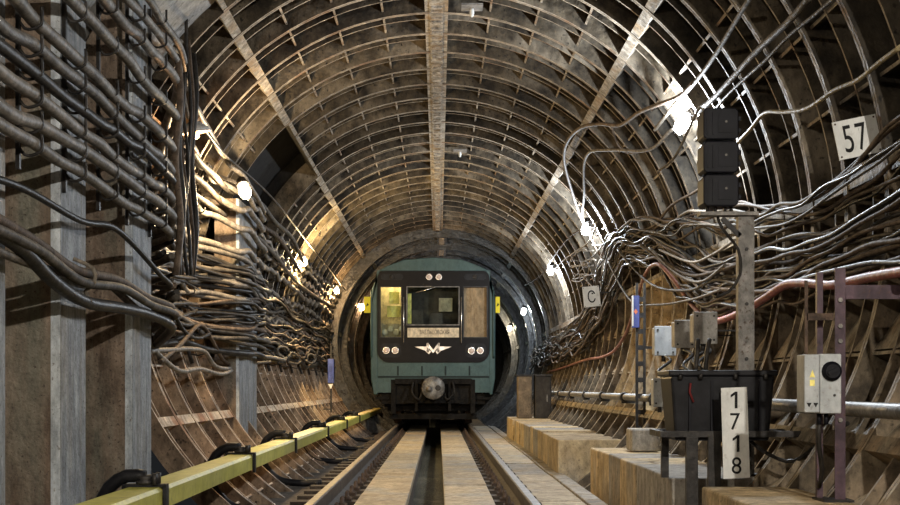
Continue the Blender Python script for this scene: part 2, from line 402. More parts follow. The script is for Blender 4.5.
# left chamber: plain concrete haunch, back wall and pilasters
m = MB(); m.sector(-72, -41, 2.62, 2.72, 2.0, 10.38, 10, 0)
m.v = [(x + AX, y, z + AZ) for x, y, z in m.v]; m.build('concrete_haunch', ['smooth_concrete'], wall_left)
for k in range(6):      # back wall in upright panels
    y0 = 2.0 + k * 1.4
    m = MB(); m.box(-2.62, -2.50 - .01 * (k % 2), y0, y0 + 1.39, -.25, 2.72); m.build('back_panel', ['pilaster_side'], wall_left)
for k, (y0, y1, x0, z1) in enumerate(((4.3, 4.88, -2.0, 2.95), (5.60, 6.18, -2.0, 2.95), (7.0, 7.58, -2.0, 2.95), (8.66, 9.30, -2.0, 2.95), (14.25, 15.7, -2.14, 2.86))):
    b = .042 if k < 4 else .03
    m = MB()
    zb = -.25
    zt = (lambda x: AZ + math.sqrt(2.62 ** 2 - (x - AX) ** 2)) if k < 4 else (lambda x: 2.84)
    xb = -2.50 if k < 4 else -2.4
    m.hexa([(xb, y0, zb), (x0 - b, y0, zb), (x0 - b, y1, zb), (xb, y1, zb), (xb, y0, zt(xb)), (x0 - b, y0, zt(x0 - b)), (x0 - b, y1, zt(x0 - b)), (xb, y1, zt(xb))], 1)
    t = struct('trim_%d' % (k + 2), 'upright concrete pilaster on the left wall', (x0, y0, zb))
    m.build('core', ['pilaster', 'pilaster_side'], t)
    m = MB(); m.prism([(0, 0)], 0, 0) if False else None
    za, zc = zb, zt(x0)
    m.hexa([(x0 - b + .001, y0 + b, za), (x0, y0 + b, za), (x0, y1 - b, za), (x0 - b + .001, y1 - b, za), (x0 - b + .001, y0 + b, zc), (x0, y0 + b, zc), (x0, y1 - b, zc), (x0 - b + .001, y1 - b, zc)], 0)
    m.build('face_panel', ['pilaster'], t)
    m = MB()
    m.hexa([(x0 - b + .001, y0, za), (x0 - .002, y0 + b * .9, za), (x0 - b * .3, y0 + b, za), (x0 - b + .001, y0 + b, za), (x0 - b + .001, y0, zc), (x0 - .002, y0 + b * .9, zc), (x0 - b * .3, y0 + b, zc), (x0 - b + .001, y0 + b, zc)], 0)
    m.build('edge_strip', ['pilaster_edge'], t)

# floor: bed, drain, slabs
floor = struct('floor', 'concrete track bed with a central drain channel')
m = MB(); m.box(-1.60, -.30, -6, YE, -.62, -.24); m.build('bed_side', ['bed'], floor)
m = MB(); m.box(.08, 1.60, -6, YE, -.62, -.24); m.build('bed_side', ['bed'], floor)
m = MB(); m.box(-.30, .08, -6, YE, -.66, -.50); m.build('drain_bottom', ['drain'], floor)
ys = [4.0 + 2.72 * k for k in range(11)]
for k, y in enumerate(ys):
    dz = random.uniform(-.006, .006)
    m = MB(); m.box(-.70, -.27, y, y + 2.70, -.23, -.15 + dz); m.build('slab', ['slab'], floor, bevel=.008)
    m = MB(); y2 = y + 1.0; m.box(.05, .475, y2, y2 + 2.70, -.23, -.15 - dz); m.build('slab', ['slab'], floor, bevel=.008)
y = 4.0
while y < 31:
    ln = random.choice((1.1, 1.6, 2.2, 2.6)); dz = random.uniform(-.008, .008)
    m = MB(); m.box(.82, 1.20, y, y + ln - .03, -.235, -.13 + dz); m.build('walkway_slab', ['slab' if random.random() < .7 else 'concrete_grey'], floor, bevel=.008)
    m = MB(); m.box(1.215, 1.36, y, y + ln - .02, -.235, -.12 + dz); m.build('kerb_strip', ['concrete_grey'], floor, bevel=.008)
    y += ln

# ------------------------------------------------------------------ metro train
TY = 28.72; TX = -.118; TS = 46.3
def tp(px): return (px - VX) / TS
def tz(py): return CH + (VY - py) / TS
train = thing('metro_train', (TX, TY, 0), 'teal metro train with dark front mask standing on the track', 'train')
half = [(1.28, .66), (1.34, 1.0), (1.35, 2.55), (1.31, 2.95), (1.20, 3.22), (.98, 3.44), (.62, 3.57), (0, 3.62)]
outl = [(x + TX, z) for x, z in half] + [(-x + TX, z) for x, z in reversed(half[:-1])]
inn = [(TX + (x - TX) * .965, z - .05 if z > 3 else z) for x, z in outl]
m = MB(); n = len(outl)
b0 = len(m.v); L_ = 14.0
m.v += [(x, TY + .10, z) for x, z in outl] + [(x, TY + L_, z) for x, z in outl] + [(x, TY + .10, z) for x, z in inn] + [(x, TY + L_, z) for x, z in inn]
for i in range(n - 1):
    m.face((i, i + 1, n + i + 1, n + i)); m.face((2 * n + i + 1, 2 * n + i, 3 * n + i, 3 * n + i + 1)); m.face((i + 1, i, 2 * n + i, 2 * n + i + 1))
m.face([n + i for i in range(n)])
m.build('body_shell', ['train_teal'], train)
m = MB(); m.box(TX - 1.3, TX + 1.3, TY + .1, TY + L_, .98, 1.06); m.build('body_floor', ['train_under'], train)
xl, xr = tp(377.5), tp(489.5); zt_, zb_ = tz(271), tz(362.5)
def roundrect(x0, x1, z0, z1, rb, rt, n=6):
    pts = []
    for cx, cz, a0, r in ((x1 - rt, z1 - rt, 0, rt), (x0 + rt, z1 - rt, 90, rt), (x0 + rb, z0 + rb, 180, rb), (x1 - rb, z0 + rb, 270, rb)):
        for k in range(n + 1):
            a = math.radians(a0 + 90 * k / n); pts.append((cx + r * math.cos(a), cz + r * math.sin(a)))
    return pts
# front plate: teal surround, one ring of quads between the body outline and the mask
m = MB()
top = [p for p in outl if p[1] >= zt_]
m.prism(list(reversed([(xl, zt_), (xr, zt_)] + sorted(top, key=lambda p: -p[0]))), TY, TY + .10)   # roof cap
for sg in (1, -1):
    e = xr if sg > 0 else xl
    side = [(TX + sg * x, z) for x, z in half if z <= zt_] 
    side.append((TX + sg * 1.165, zt_))
    poly = [(e, .66)] + side + [(e, zt_)]
    m.prism(poly, TY, TY + .10)
m.build('front_surround', ['train_teal'], train, bevel=.02)
ap = MB(); ap.box(xl, xr, TY + .002, TY + .1, tz(379), zb_ + .22); ap.build('front_apron', ['train_teal'], train)
m = MB(); m.box(tp(377), tp(395), TY + .004, TY + .1, .70, tz(378)); m.build('lower_apron', ['train_teal'], train)
m = MB(); m.box(tp(472.5), tp(490), TY + .004, TY + .1, .70, tz(378)); m.build('lower_apron', ['train_teal'], train)
for px in (398, 422, 445.5, 469.5):
    m = MB(); m.box(tp(px) - .017, tp(px) + .017, TY - .012, TY + .01, tz(375.5), tz(366)); m.build('seam_bracket', ['train_seam'], train)
m = MB(); m.box(tp(378), tp(489), TY - .018, TY + .01, tz(377.6), tz(376)); m.build('seam_rail', ['train_seam'], train)
# mask with three window openings
zw1 = tz(286.5); zwc = tz(325.5); zws = tz(338)
mk = MB(); f0, f1 = TY - .03, TY + .06
L0, L1, C0, C1, R0, R1 = tp(379.8), tp(402), tp(406.5), tp(459.5), tp(463), tp(487.5)
mk.prism(list(reversed([(xl, zw1), (xr, zw1)] + [(x, z) for x, z in roundrect(xl, xr, zb_, zt_, .25, .16) if z > zw1])), f0, f1)
low = [(x, z) for x, z in roundrect(xl, xr, zb_, zt_, .25, .16) if z < zws]
mk.prism(list(reversed([(xr, zws), (xl, zws)] + low)), f0, f1)
for a, b_ in ((xl, L0), (L1, C0), (C1, R0), (R1, xr)): mk.box(a, b_, f0, f1, zws - .002, zw1 + .002)
mk.box(C0, C1, f0, f1, zws - .002, zwc)
mask = mk.build('front_mask', ['train_dark'], train)
def frame(x0, x1, z0, z1, t, mm, nm='window_frame', par=train, y0=TY - .05, y1=TY - .02):
    q = MB(); q.box(x0, x1, y0, y1, z0, z0 + t); q.box(x0, x1, y0, y1, z1 - t, z1); q.box(x0, x0 + t, y0, y1, z0 + t, z1 - t); q.box(x1 - t, x1, y0, y1, z0 + t, z1 - t)
    return q.build(nm, [mm], par)
for x0, x1, z0, z1 in ((L0, L1, zws, zw1), (C0, C1, zwc, zw1), (R0, R1, zws, zw1)):
    fr = frame(x0, x1, z0, z1, .02, 'post_grey' if x0 == C0 else 'steel_dark')
    q = MB(); q.hexa([(x0, TY - .02, z0), (x1, TY - .02, z0), (x1, TY - .01, z0), (x0, TY - .01, z0), (x0, TY + .05, z1), (x1, TY + .05, z1), (x1, TY + .06, z1), (x0, TY + .06, z1)]); q.build('window_pane', ['window_glass'], fr)
m = MB(); m.tube([(C0 + .35, TY - .06, zw1 + .05), (C0 + .62, TY - .07, zw1 - .02), (C0 + .2, TY - .075, zw1 - .14)], .012, 6); m.build('wiper', ['chrome'], train)
for px in (403.8, 461.4):
    m = MB(); m.tube([(tp(px), TY - .03, 1.75), (tp(px), TY - .09, 1.78), (tp(px), TY - .09, 2.75), (tp(px), TY - .03, 2.78)], .014, 6); m.build('handrail', ['chrome'], train)
for px in (392, 475):
    m = MB(); m.prism(list(reversed(roundrect(tp(px - 11), tp(px + 11), tz(280), tz(274), .06, .06))), TY - .045, TY - .025); v_ = m.build('route_recess', ['black_paint'], train)
    m = MB(); m.lathe([(.05, 0), (.05, .02), (.03, .03)], (tp(px), TY - .04, tz(277)), (0, -1, 0), 12); m.build('marker_lens', ['cab_dark'], v_)
bd = MB(); bd.box(tp(407.5), tp(459), TY - .05, TY - .028, tz(337.5), tz(328)); bd = bd.build('destination_board', ['board_face'], train)
text('board_text', 'ЗАЕЛЬЦОВСКАЯ', bd, (tp(434.5), TY - .052, tz(332.6)), .115, 'board_ink', squeeze=.62)
def lightpair(c, py, r):
    for px in c:
        q = MB(); q.lathe([(r * 1.35, 0), (r * 1.4, .03), (r * 1.1, .055), (r * 1.05, .04)], (tp(px), TY - .03, tz(py)), (0, -1, 0), 16); h = q.build('headlamp', ['chrome'], train)
        q = MB(); q.lathe([(r, 0), (r, .045), (r * .7, .065), (r * .2, .072)], (tp(px), TY - .03, tz(py)), (0, -1, 0), 16); q.build('lens', ['headlight'], h)
lightpair((429.2, 438.8), 277.2, .056); lightpair((386.3, 395.2), 350.5, .062); lightpair((471.4, 480.2), 350.8, .062)
for px in (390.7, 475.8):
    q = MB(); q.prism(list(reversed(roundrect(tp(px - 10.5), tp(px + 10.5), tz(357.5), tz(343.5), .1, .1))), TY - .04, TY - .025); q.build('headlamp_panel', ['black_paint'], train)
# winged emblem
ex, ez = tp(433.2), tz(350)
m = MB()
for sg in (1, -1):
    P = lambda pts: m.prism([(ex + sg * x, ez + z) for x, z in (pts if sg < 0 else pts)], TY - .05, TY - .03)
    P([(.40, .07), (.14, .075), (.10, .02), (.16, -.02)]); P([(.16, -.03), (.10, .01), (.05, -.04), (.09, -.09)])
    P([(.14, .15), (.11, .15), (.0, .0), (.0, -.07), (.10, .05)]); P([(.10, .14), (.14, .15), (.13, -.05), (.09, -.05)])
m.build('winged_emblem', ['emblem'], train)
# side mirrors / yellow plates
for px, w_ in ((367.5, .07), (497.6, .045)):
    m = MB(); m.box(tp(px) - w_, tp(px) + w_, TY - .06, TY - .04, tz(313), tz(297)); pl = m.build('yellow_plate', ['yellow_plate'], train)
    m = MB(); m.prism([(tp(px) - .03, tz(307)), (tp(px) + .035, tz(305)), (tp(px) + .0, tz(303))], TY - .066, TY - .058); m.build('arrow_mark', ['ink'], pl)
for px in (371.5, 493.5):
    m = MB(); m.tube([(tp(px), TY - .02, 2.9), (tp(px), TY - .07, 2.85), (tp(px), TY - .07, 1.5), (tp(px), TY - .02, 1.45)], .018, 6); m.build('side_handrail', ['train_teal'], train)
# cab interior
m = MB(); m.box(TX - 1.28, TX + 1.28, TY + 1.35, TY + 1.4, 1.06, 3.3); m.build('cab_partition', ['cab_dark'], train)  # dark colour stands for the shade in the middle of the cab
m = MB(); m.box(TX - 1.28, TX + 1.28, TY + .12, TY + .55, 1.06, 1.86); m.build('driver_desk', ['cab_dark'], train)
m = MB(); m.box(C0 + .50, C0 + .78, TY + .15, TY + .4, 1.86, 2.42); m.box(C0 + .12, C0 + .36, TY + .2, TY + .45, 1.86, 2.5); m.build('desk_console', ['cab_dark'], train)
m = MB(); m.box(C0 + .70, C0 + 1.0, TY + .9, TY + .93, 2.5, 2.8); m.build('notice_sheet', ['paper'], train)
m = MB(); m.box(L0 + .14, L0 + .52, TY + .5, TY + .54, 2.36, 2.60); m.build('yellow_notice', ['cab_yellow'], train)
m = MB(); m.box(L0 + .18, L0 + .4, TY + .6, TY + .64, 2.66, 2.92); m.build('yellow_notice', ['cab_yellow'], train)
m = MB(); m.box(C0 + .02, C0 + .1, TY + .2, TY + .3, 2.2, 2.85); m.build('yellow_strip', ['cab_yellow'], train)
m = MB()
for k in range(4): m.lathe([(.07, 0), (.07, .03), (.05, .04)], (L0 + .1 + .12 * k, TY + .42, 2.02 + .07 * (k % 2)), (0, -1, 0), 12)
m.build('gauge', ['paper'], train)
m = MB(); m.box(L0 + .02, L1, TY + .45, TY + .5, 1.86, 2.2); m.build('gauge_panel', ['cab_wall'], train)
m = MB(); m.box(R0 - .02, R1 + .02, TY + .12, TY + .16, 1.8, 3.0); m.build('door_blind', ['blind_brown'], train)
m = MB(); m.box(L0 - .02, L1 + .08, TY + 1.0, TY + 1.04, 1.9, 3.15); m.build('lit_locker', ['cab_wall'], train)
m = MB(); m.box(L1 + .085, L1 + .11, TY + .2, TY + 1.04, 2.3, 3.2); m.build('light_screen', ['cab_dark'], train)  # dark screen added so the cab lamp lights only the left window
m = MB(); m.box(L0 - .02, L1 + .05, TY + .5, TY + .9, 3.18, 3.22); cl = m.build('cab_lamp', ['cab_lamp'], train)
# underframe, coupler, bogie
m = MB(); m.box(TX - 1.12, TX + 1.12, TY + .12, TY + .5, .45, 1.0); m.box(TX - 1.0, TX + 1.0, TY + .5, TY + 6, .3, .98); m.build('underframe', ['train_under'], train)
m = MB(); m.box(TX - .82, TX + .82, TY - .04, TY + .12, tz(384), tz(378.5)); m.build('buffer_beam', ['train_under'], train)
m = MB(); m.lathe([(.10, 0), (.12, .3), (.17, .34), (.235, .42), (.25, .5), (.235, .54), (.10, .545)], (tp(433.3), TY + .12, tz(388)), (0, -1, 0), 20); cp = m.build('coupler', ['pipe_grey'], train)
m = MB(); m.lathe([(.07, 0), (.06, .06), (.02, .12)], (tp(429.5), TY - .42, tz(389)), (0, -1, 0), 12); m.build('coupler_cone', ['post_grey'], cp)
m = MB(); m.lathe([(.06, 0), (.06, .01), (.045, .012)], (tp(438), TY - .42, tz(388)), (0, -1, 0), 12); m.build('coupler_cup', ['steel_dark'], cp)
m = MB(); m.box(tp(424), tp(443), TY - .3, TY - .05, tz(380), tz(378)); m.build('coupler_hood', ['steel_dark'], cp)
for sg in (1, -1):
    m = MB(); m.box(TX + sg * .36 - .03, TX + sg * .36 + .03, TY - .06, TY + .1, .3, 1.0); m.build('hanger', ['train_under'], train)
    m = MB(); m.box(TX + sg * .86 - .05, TX + sg * .86 + .05, TY, TY + .2, .25, .98); m.build('hanger', ['train_under'], train)
    m = MB(); m.tube(spline([(TX + sg * .42, TY - .1, .95), (TX + sg * .45, TY - .2, .7), (TX + sg * .3, TY - .3, .55), (TX + sg * .22, TY - .2, .75)], .06), .025, 6); m.build('brake_hose', ['cable_black'], train)
    for yy in (1.1, 3.2):
        m = MB(); m.lathe([(.39, -.065), (.39, .065), (.42, .068), (.42, .09)], (TX + sg * .80, TY + yy, .40), (-sg, 0, 0), 24); m.build('wheel', ['rust'], train)
    m = MB(); m.box(TX + sg * 1.0 - .07, TX + sg * 1.0 + .07, TY + .55, TY + 3.8, .38, .62); m.build('bogie_frame', ['train_under'], train)
m = MB(); m.box(TX - .95, TX + .95, TY + .25, TY + .33, .12, .24); m.box(TX - .6, TX + .6, TY - .02, TY + .04, .47, .53); m.build('guard_beam', ['train_under'], train)
m = MB(); m.box(TX - 1.25, TX - .95, TY + .05, TY + .25, .55, .60); m.box(TX + .95, TX + 1.25, TY + .05, TY + .25, .55, .60); m.build('step_plate', ['train_under'], train)

# ------------------------------------------------------------------ track: rails, sleepers, third rail
def rail_profile(cx):
    h = [(-.07, -.17), (.07, -.17), (.07, -.155), (.012, -.135), (.010, -.045), (.036, -.03), (.036, -.006), (.026, 0), (-.026, 0), (-.036, -.006), (-.036, -.03), (-.010, -.045), (-.012, -.135), (-.07, -.155)]
    return [(cx + x, z) for x, z in h]
RX = (-.905, .685)
for cx, nm in zip(RX, ('left', 'right')):
    t = thing('running_rail', (cx, 4, -.17), '%s running rail of the track, worn steel head' % nm, 'rail', 'running rails')
    m = MB(); m.prism(rail_profile(cx), 2.0, 50); m.build('rail_body', ['rail_steel'], t)
    m = MB(); m.box(cx - .028, cx + .028, 2.0, 50, -.001, .002); m.build('rail_head_top', ['rail_head'], t)
mS = MB().box(-.33, .33, -.11, .11, 0, .066).mesh('sleeper', ['wood_dark'])
mP = MB().box(-.15, .15, -.085, .085, .066, .073).mesh('tie_plate', ['rust'])
mc = MB(); mc.lathe([(.026, 0), (.026, .03), (.014, .032), (.014, .075), (.006, .08)], (0, 0, .074), (0, 0, 1), 6); mc.box(-.04, .04, -.028, .028, .072, .092)
mC = mc.mesh('rail_clip', ['rust'])
y = 5.0
while y < 30:
    for cx, nm in zip(RX, ('left', 'right')):
        t = bpy.data.objects.new('sleeper', mS); COL.objects.link(t); t.location = (cx - (.05 if nm == 'left' else -.0), y, -.238); WLOC[t] = tuple(t.location)
        tag(t, 'short dark sleeper block under the %s running rail' % nm, 'sleeper', 'sleepers under the %s rail' % nm)
        pl = inst('tie_plate', mP, t, ((.05 if nm == 'left' else 0), 0, 0))
        for sx in (-1, 1):
            for sy in (-.05, .05): inst('rail_clip', mC, t, ((.05 if nm == 'left' else 0) + sx * .108, sy, 0))
    y += .6
# third rail
TRX = -1.60; TRZ = .20
tr = thing('third_rail', (TRX, 4, TRZ), 'contact rail under a yellow protective cover along the left wall', 'rail')
m = MB(); m.prism([(TRX + x, TRZ - .05 + z) for x, z in ((-.05, 0), (.05, 0), (.05, .02), (.012, .035), (.012, .09), (.04, .1), (.04, .12), (-.04, .12), (-.04, .1), (-.012, .09), (-.012, .035), (-.05, .02))], 3, TY + 8); m.build('conductor', ['steel_dark'], tr)
BY = [3.6, 7.26, 10.75, 13.9, 18.0, 21.7, 25.2, 28.7]
prof = [(-.10, -.045), (-.10, .055), (-.085, .075), (.085, .075), (.10, .055), (.10, -.045), (.085, -.045), (.085, .05), (.075, .06), (-.075, .06), (-.085, .05), (-.085, -.045)]
cuts = [2.4] + BY + [TY + 6]
for a, b_ in zip(cuts[:-1], cuts[1:]):
    m = MB(); m.prism([(TRX + x, TRZ + z) for x, z in prof], a + .02, b_ - .02); m.build('cover', ['yellow_cover'], tr)
for k, y in enumerate(BY[:-1]):
    names = ['out of frame', 'nearest to the camera', 'second from the camera', 'third from the camera', 'fourth from the camera', 'fifth from the camera', 'sixth from the camera, nearest the train']
    if k == 0: continue
    t = thing('rail_bracket', (-1.3, y, -.2), 'black curved bracket holding the yellow third rail, %s' % names[k], 'bracket', 'third rail brackets')
    m = MB(); pts = spline([(-1.22, y, -.18), (-1.45, y, -.185), (-1.66, y, -.15), (-1.80, y, -.02), (-1.85, y, .14), (-1.80, y, .27), (-1.70, y, .335), (-1.60, y, .33)], .05)
    m.tube(pts, .037, 8); m.build('arm', ['black_paint'], t)
    m = MB(); m.box(TRX - .12, TRX + .12, y - .035, y + .035, .276, .292); m.box(TRX + .101, TRX + .122, y - .035, y + .035, .13, .28); m.box(TRX - .122, TRX - .101, y - .035, y + .035, .13, .28); m.build('clamp', ['black_paint'], t)
    m = MB(); m.lathe([(.05, 0), (.055, .015), (.035, .025), (.055, .04), (.035, .05)], (TRX, y, .29), (0, 0, 1), 12); m.build('insulator', ['steel_dark'], t)
    m = MB(); m.box(-1.34, -1.10, y - .07, y + .07, -.24, -.20); m.lathe([(.02, 0), (.02, .03)], (-1.28, y - .04, -.2), (0, 0, 1), 6); m.lathe([(.02, 0), (.02, .03)], (-1.28, y + .04, -.2), (0, 0, 1), 6); m.build('foot_plate', ['steel_dark'], t)
    for sy in (-.045, .045):
        m = MB(); m.lathe([(.016, 0), (.016, .06)], (TRX + .06, y + sy, .29), (0, 0, 1), 6); m.build('bolt', ['steel_dark'], t)

# ------------------------------------------------------------------ concrete ledges on the right
def ledge(label, y0, y1, x0, x1, zt, lens, m_='concrete_tan', name='concrete_ledge'):
    t = thing(name, (x0, y0, -.24), label, 'ledge', 'concrete ledges along the right wall')
    y = y0; k = 0
    while y < y1 - .05:
        ln = min(lens[k % len(lens)], y1 - y)
        dx = random.uniform(-.012, .012); dz = random.uniform(-.012, .008)
        m = MB(); m.box(x0 + dx, x1, y, y + ln - .015, -.24, zt + dz); m.build('block', [m_ if random.random() < .75 else 'concrete_grey'], t, bevel=.012)
        y += ln; k += 1
    return t
ledge('tan concrete ledge in the foreground under the grey switch cabinet', 4.6, 7.62, 1.50, 2.02, .25, (1.0, .9, 1.12))
ledge('tan block ledge beside the walkway left of the black relay box', 8.25, 12.75, 1.45, 2.02, .25, (1.5, .9, .75, .75, .6))
ledge('low tan block ledge stretching from a squared end towards the train', 14.6, 23.2, 1.32, 2.02, .25, (1.3, 1.1, .7, .9, .7))
ledge('farthest concrete ledge carrying the brown boxes beside the train', 23.3, 25.5, 1.30, 2.02, .25, (1.4, 1.1))
m = MB(); m.box(1.70, 1.95, 11.7, 12.05, .252, .45); tag(m.build('concrete_block', ['concrete_grey'], bevel=.015), 'loose concrete block on the ledge behind the black relay box', 'block')

# ------------------------------------------------------------------ lamps
def lamp(p, kind, power, color, label, tilt=(0, 0, -1), style='bulkhead', rad=.05, glow='bulb_warm', aim=None):
    side = 1 if p[0] > 0 else -1
    t = thing('tunnel_lamp', tuple(p), label, 'lamp', 'tunnel lamps along the walls')
    p = Vector(p); rad_dir = Vector((p.x - AX, 0, p.z - AZ)).normalized()
    wallp = Vector((AX, p.y, AZ)) + rad_dir * (R - .005)
    m = MB(); m.bar(p + rad_dir * .04 + Vector((0, 0, .03)), wallp, .03, .03); m.box(wallp.x - .05, wallp.x + .05, p.y - .05, p.y + .05, wallp.z - .05, wallp.z + .05); m.build('bracket', ['steel_dark'], t)
    tl = Vector(tilt).normalized()
    if style == 'bell':
        m = MB(); m.lathe([(.03, -.16), (.035, -.10), (.06, -.085), (.12, -.04), (.14, .0), (.135, .0), (.11, -.035), (.03, -.07)], p, tl, 20); m.build('shade', ['enamel'], t)
        m = MB(); m.lathe([(.012, -.05), (.03, -.03), (.038, .0), (.03, .03), (.008, .045)], p + tl * .01, tl, 12); m.build('bulb', [glow], t)
        lp = p + tl * .09
    else:
        m = MB(); m.lathe([(.045, -.13), (.05, -.07), (.065, -.06), (.065, -.045), (.02, -.043)], p, tl, 16); m.build('socket', ['steel_dark'], t)
        m = MB(); m.lathe([(.02, -.05), (.045, -.03), (.055, .02), (.052, .07), (.03, .11), (.006, .12)], p, tl, 14); m.build('bulb', [glow], t)
        m = MB()
        for k in range(4):
            a = math.pi / 2 * k; u = tl.cross(Vector((0, 1, 0))); u = u.normalized() if u.length > .01 else Vector((1, 0, 0)); v = tl.cross(u)
            d = u * math.cos(a) + v * math.sin(a)
            m.tube([p + d * .062 - tl * .04, p + d * .068 + tl * .05, p + d * .04 + tl * .13, p + tl * .14], .004, 4)
        m.build('cage', ['steel_dark'], t)
        lp = p + tl * .05
    ld = bpy.data.lights.new('lamp_light', 'POINT'); ld.energy = power; ld.color = color; ld.shadow_soft_size = rad
    lo = bpy.data.objects.new('lamp_light', ld); COL.objects.link(lo); lo.parent = t; lo.location = lp - Vector(WLOC[t]) - rad_dir * .02
    return t
WARM = (1.0, .74, .42); COOL = (.84, .92, 1.0); ORG = (1.0, .52, .22)
lamp(oncyl(686, 121, 2.46), 0, 150, COOL, 'bright cool white lamp on the right wall beside the black signal', (-.6, -.1, -.7), glow='bulb_cool')
lamp(oncyl(586, 227, 2.46), 0, 165, COOL, 'cool white lamp on the right wall above the letter plate', (-.2, -.3, -.9), glow='bulb_cool')
lamp(oncyl(551, 269, 2.46), 0, 110, COOL, 'cool white lamp on the right wall, third from the camera', (-.2, -.3, -.9), glow='bulb_cool')
lamp(onx(244, 189, -1.93), 0, 95, WARM, 'bright warm lamp on the left wall at the pilaster head', (.3, -.5, -.8), glow='bulb_warm')
lamp(oncyl(303, 260, 2.46), 0, 240, (1.0, .72, .34), 'warm lamp on the left wall, second from the camera', (.3, -.5, -.8), glow='bulb_warm')
lamp(oncyl(336, 289, 2.46), 0, 110, (1.0, .60, .26), 'warm lamp on the left wall just before the train', (.3, -.5, -.8), glow='bulb_warm')
lamp(Vector((-2.02, 35.0, 2.95)), 0, 90, ORG, 'small warm lamp on the left wall alongside the train', (.3, -.5, -.8), glow='bulb_warm')
lamp(Vector((2.15, 33.5, 2.75)), 0, 60, COOL, 'lamp on the right wall of the narrow tunnel behind the train', (-.2, -.3, -.9), glow='bulb_cool')
lamp(Vector((2.25, 42.0, 2.7)), 0, 90, (1, .85, .6), 'farthest lamp on the right wall behind the train', (-.2, -.3, -.9), glow='bulb_warm')
lamp(onx(195, 133, -2.08), 0, 14, ORG, 'pale bell-shaded lamp with orange glow hanging at the cable corner', (.15, .12, -1), style='bell', glow='bulb_orange')
lamp(Vector((2.0, .6, 3.2)), 0, 520, (1, .93, .82), 'lamp on the right wall before the camera view', (-.2, .2, -.9), glow='bulb_cool')
lamp(Vector((-2.0, -2.0, 3.2)), 0, 320, (1, .90, .76), 'lamp on the left wall behind the camera', (.2, .2, -.9), glow='bulb_warm')

# ------------------------------------------------------------------ cables
def cable(pts, r, mname, label, group=None, step=.12, n=8, name='cable', raw=False):
    p = pts if raw else spline(pts, step)
    m = MB(); m.tube(p, r, n); o = m.build(name, [mname], origin=tuple(p[0]))
    return tag(o, label, 'cable' if name != 'pipe' else 'pipe', group)
def leftx(Y, Z, off):
    """cable standing plane on the left: in front of the pilasters, else close to the ring lining"""
    ring = AX - math.sqrt(max(.2, (R - .06 - off) ** 2 - (Z - AZ) ** 2))
    front = -1.915 + off * .5
    if Y < 9.45: return max(front, ring)
    if Y < 11.2:
        t = (Y - 9.45) / 1.75; t = t * t * (3 - 2 * t); return max(front, ring) * (1 - t) + ring * t
    d = max(0, 1 - abs(Y - 14.97) / 1.5)
    d = min(1, d * 2.2); pil = -2.06 + off * .5
    return ring * (1 - d) + max(ring, pil) * d
HK = [4.6, 5.5, 6.28, 7.06, 7.76, 8.48, 9.15]          # hook straps on the near pilasters
near = [(3.36, .026, 'cable_near'), (3.20, .028, 'cable_near'), (3.05, .034, 'cable_near'), (2.81, .034, 'cable_near'),
        (2.56, .034, 'cable_near'), (2.43, .032, 'cable_near'), (2.32, .030, 'cable_black'), (2.19, .032, 'cable_near'),
        (2.07, .034, 'cable_near'), (1.96, .030, 'cable_near')]
for i, (z, r, mn) in enumerate(near):
    pts = []; Y = 3.0; ph = random.uniform(0, 6); off = random.uniform(0, .03)
    sup = [3.0, 3.8] + HK + [9.9 + .75 * k for k in range(1, 34)]
    dz0 = 0
    for a, b_ in zip(sup[:-1], sup[1:]):
        far = a > 9.3
        t = min(1, max(0, (a - 9.3) / 6)); zz = z + t * (-.28 + .15 * (z - 2.4) * -1) + (.035 * math.sin(a * .8 + ph) if far else .02 * math.sin(a * 1.4 + ph)) + random.uniform(-.012, .012)
        pts.append((leftx(a, zz, off), a, zz))
        mid = (a + b_) / 2; sg = random.uniform(.0, .018) if not far else random.uniform(.02, .085)
        zm = zz - sg
        pts.append((leftx(mid, zm, off) + random.uniform(0, .02), mid, zm))
    cable(pts, r, mn, 'thick %s cable on the curled hooks of the left pillars, %s from the top' % ({'cable_near': 'grey', 'cable_black': 'black'}[mn], ORD[i]) if i else
          'thick grey cable on the curled hooks of the left pillars, topmost of the run', 'hook-hung cables on the left pillars', step=.1)
# lower near bundle with sag
def left_path(lst, off=.0): return [(leftx(y, z, off), y, z) for y, z in lst]
def tail(z0, z1, ph, y0=11.5, y1=34, amp=.04):
    out = []; y = y0
    while y < y1:
        t = min(1, (y - y0) / 6); out.append((y, z0 + (z1 - z0) * t + amp * math.sin(y * 1.3 + ph) + random.uniform(-.03, .03))); y += .7
    return out
lowb = [([(3, 1.78), (5, 1.70), (6.1, 1.735), (7.1, 1.71), (7.76, 1.76), (8.3, 1.72), (9.1, 1.60), (9.8, 1.56), (10.6, 1.62)], 1.62, .018, 'cable_black', 'thin black cable sagging across the left pillars below the hook run'),
        ([(3, 1.52), (5, 1.56), (6.1, 1.51), (6.9, 1.43), (7.8, 1.45), (8.6, 1.40), (9.4, 1.38), (10.4, 1.38)], 1.42, .026, 'cable_brown', 'brown cable on top of the sagging bundle at the left pillars'),
        ([(3, 1.47), (5, 1.49), (6.1, 1.46), (6.9, 1.37), (7.8, 1.40), (8.6, 1.35), (9.4, 1.33), (10.4, 1.30)], 1.34, .026, 'cable_grey', 'grey cable inside the sagging bundle at the left pillars'),
        ([(3, 1.42), (5, 1.43), (6.1, 1.40), (6.7, 1.40), (7.5, 1.44), (8.6, 1.30), (9.4, 1.29), (10.4, 1.22)], 1.26, .022, 'cable_grey', 'slim grey cable crossing under the sagging bundle at the left pillars'),
        ([(3, 1.52), (5, 1.50), (5.9, 1.46), (6.5, 1.34), (7.1, 1.275), (7.9, 1.29), (8.7, 1.29), (9.4, 1.24), (10.4, 1.16)], 1.18, .034, 'cable_black', 'thick dark cable hanging lowest across the left pillars')]
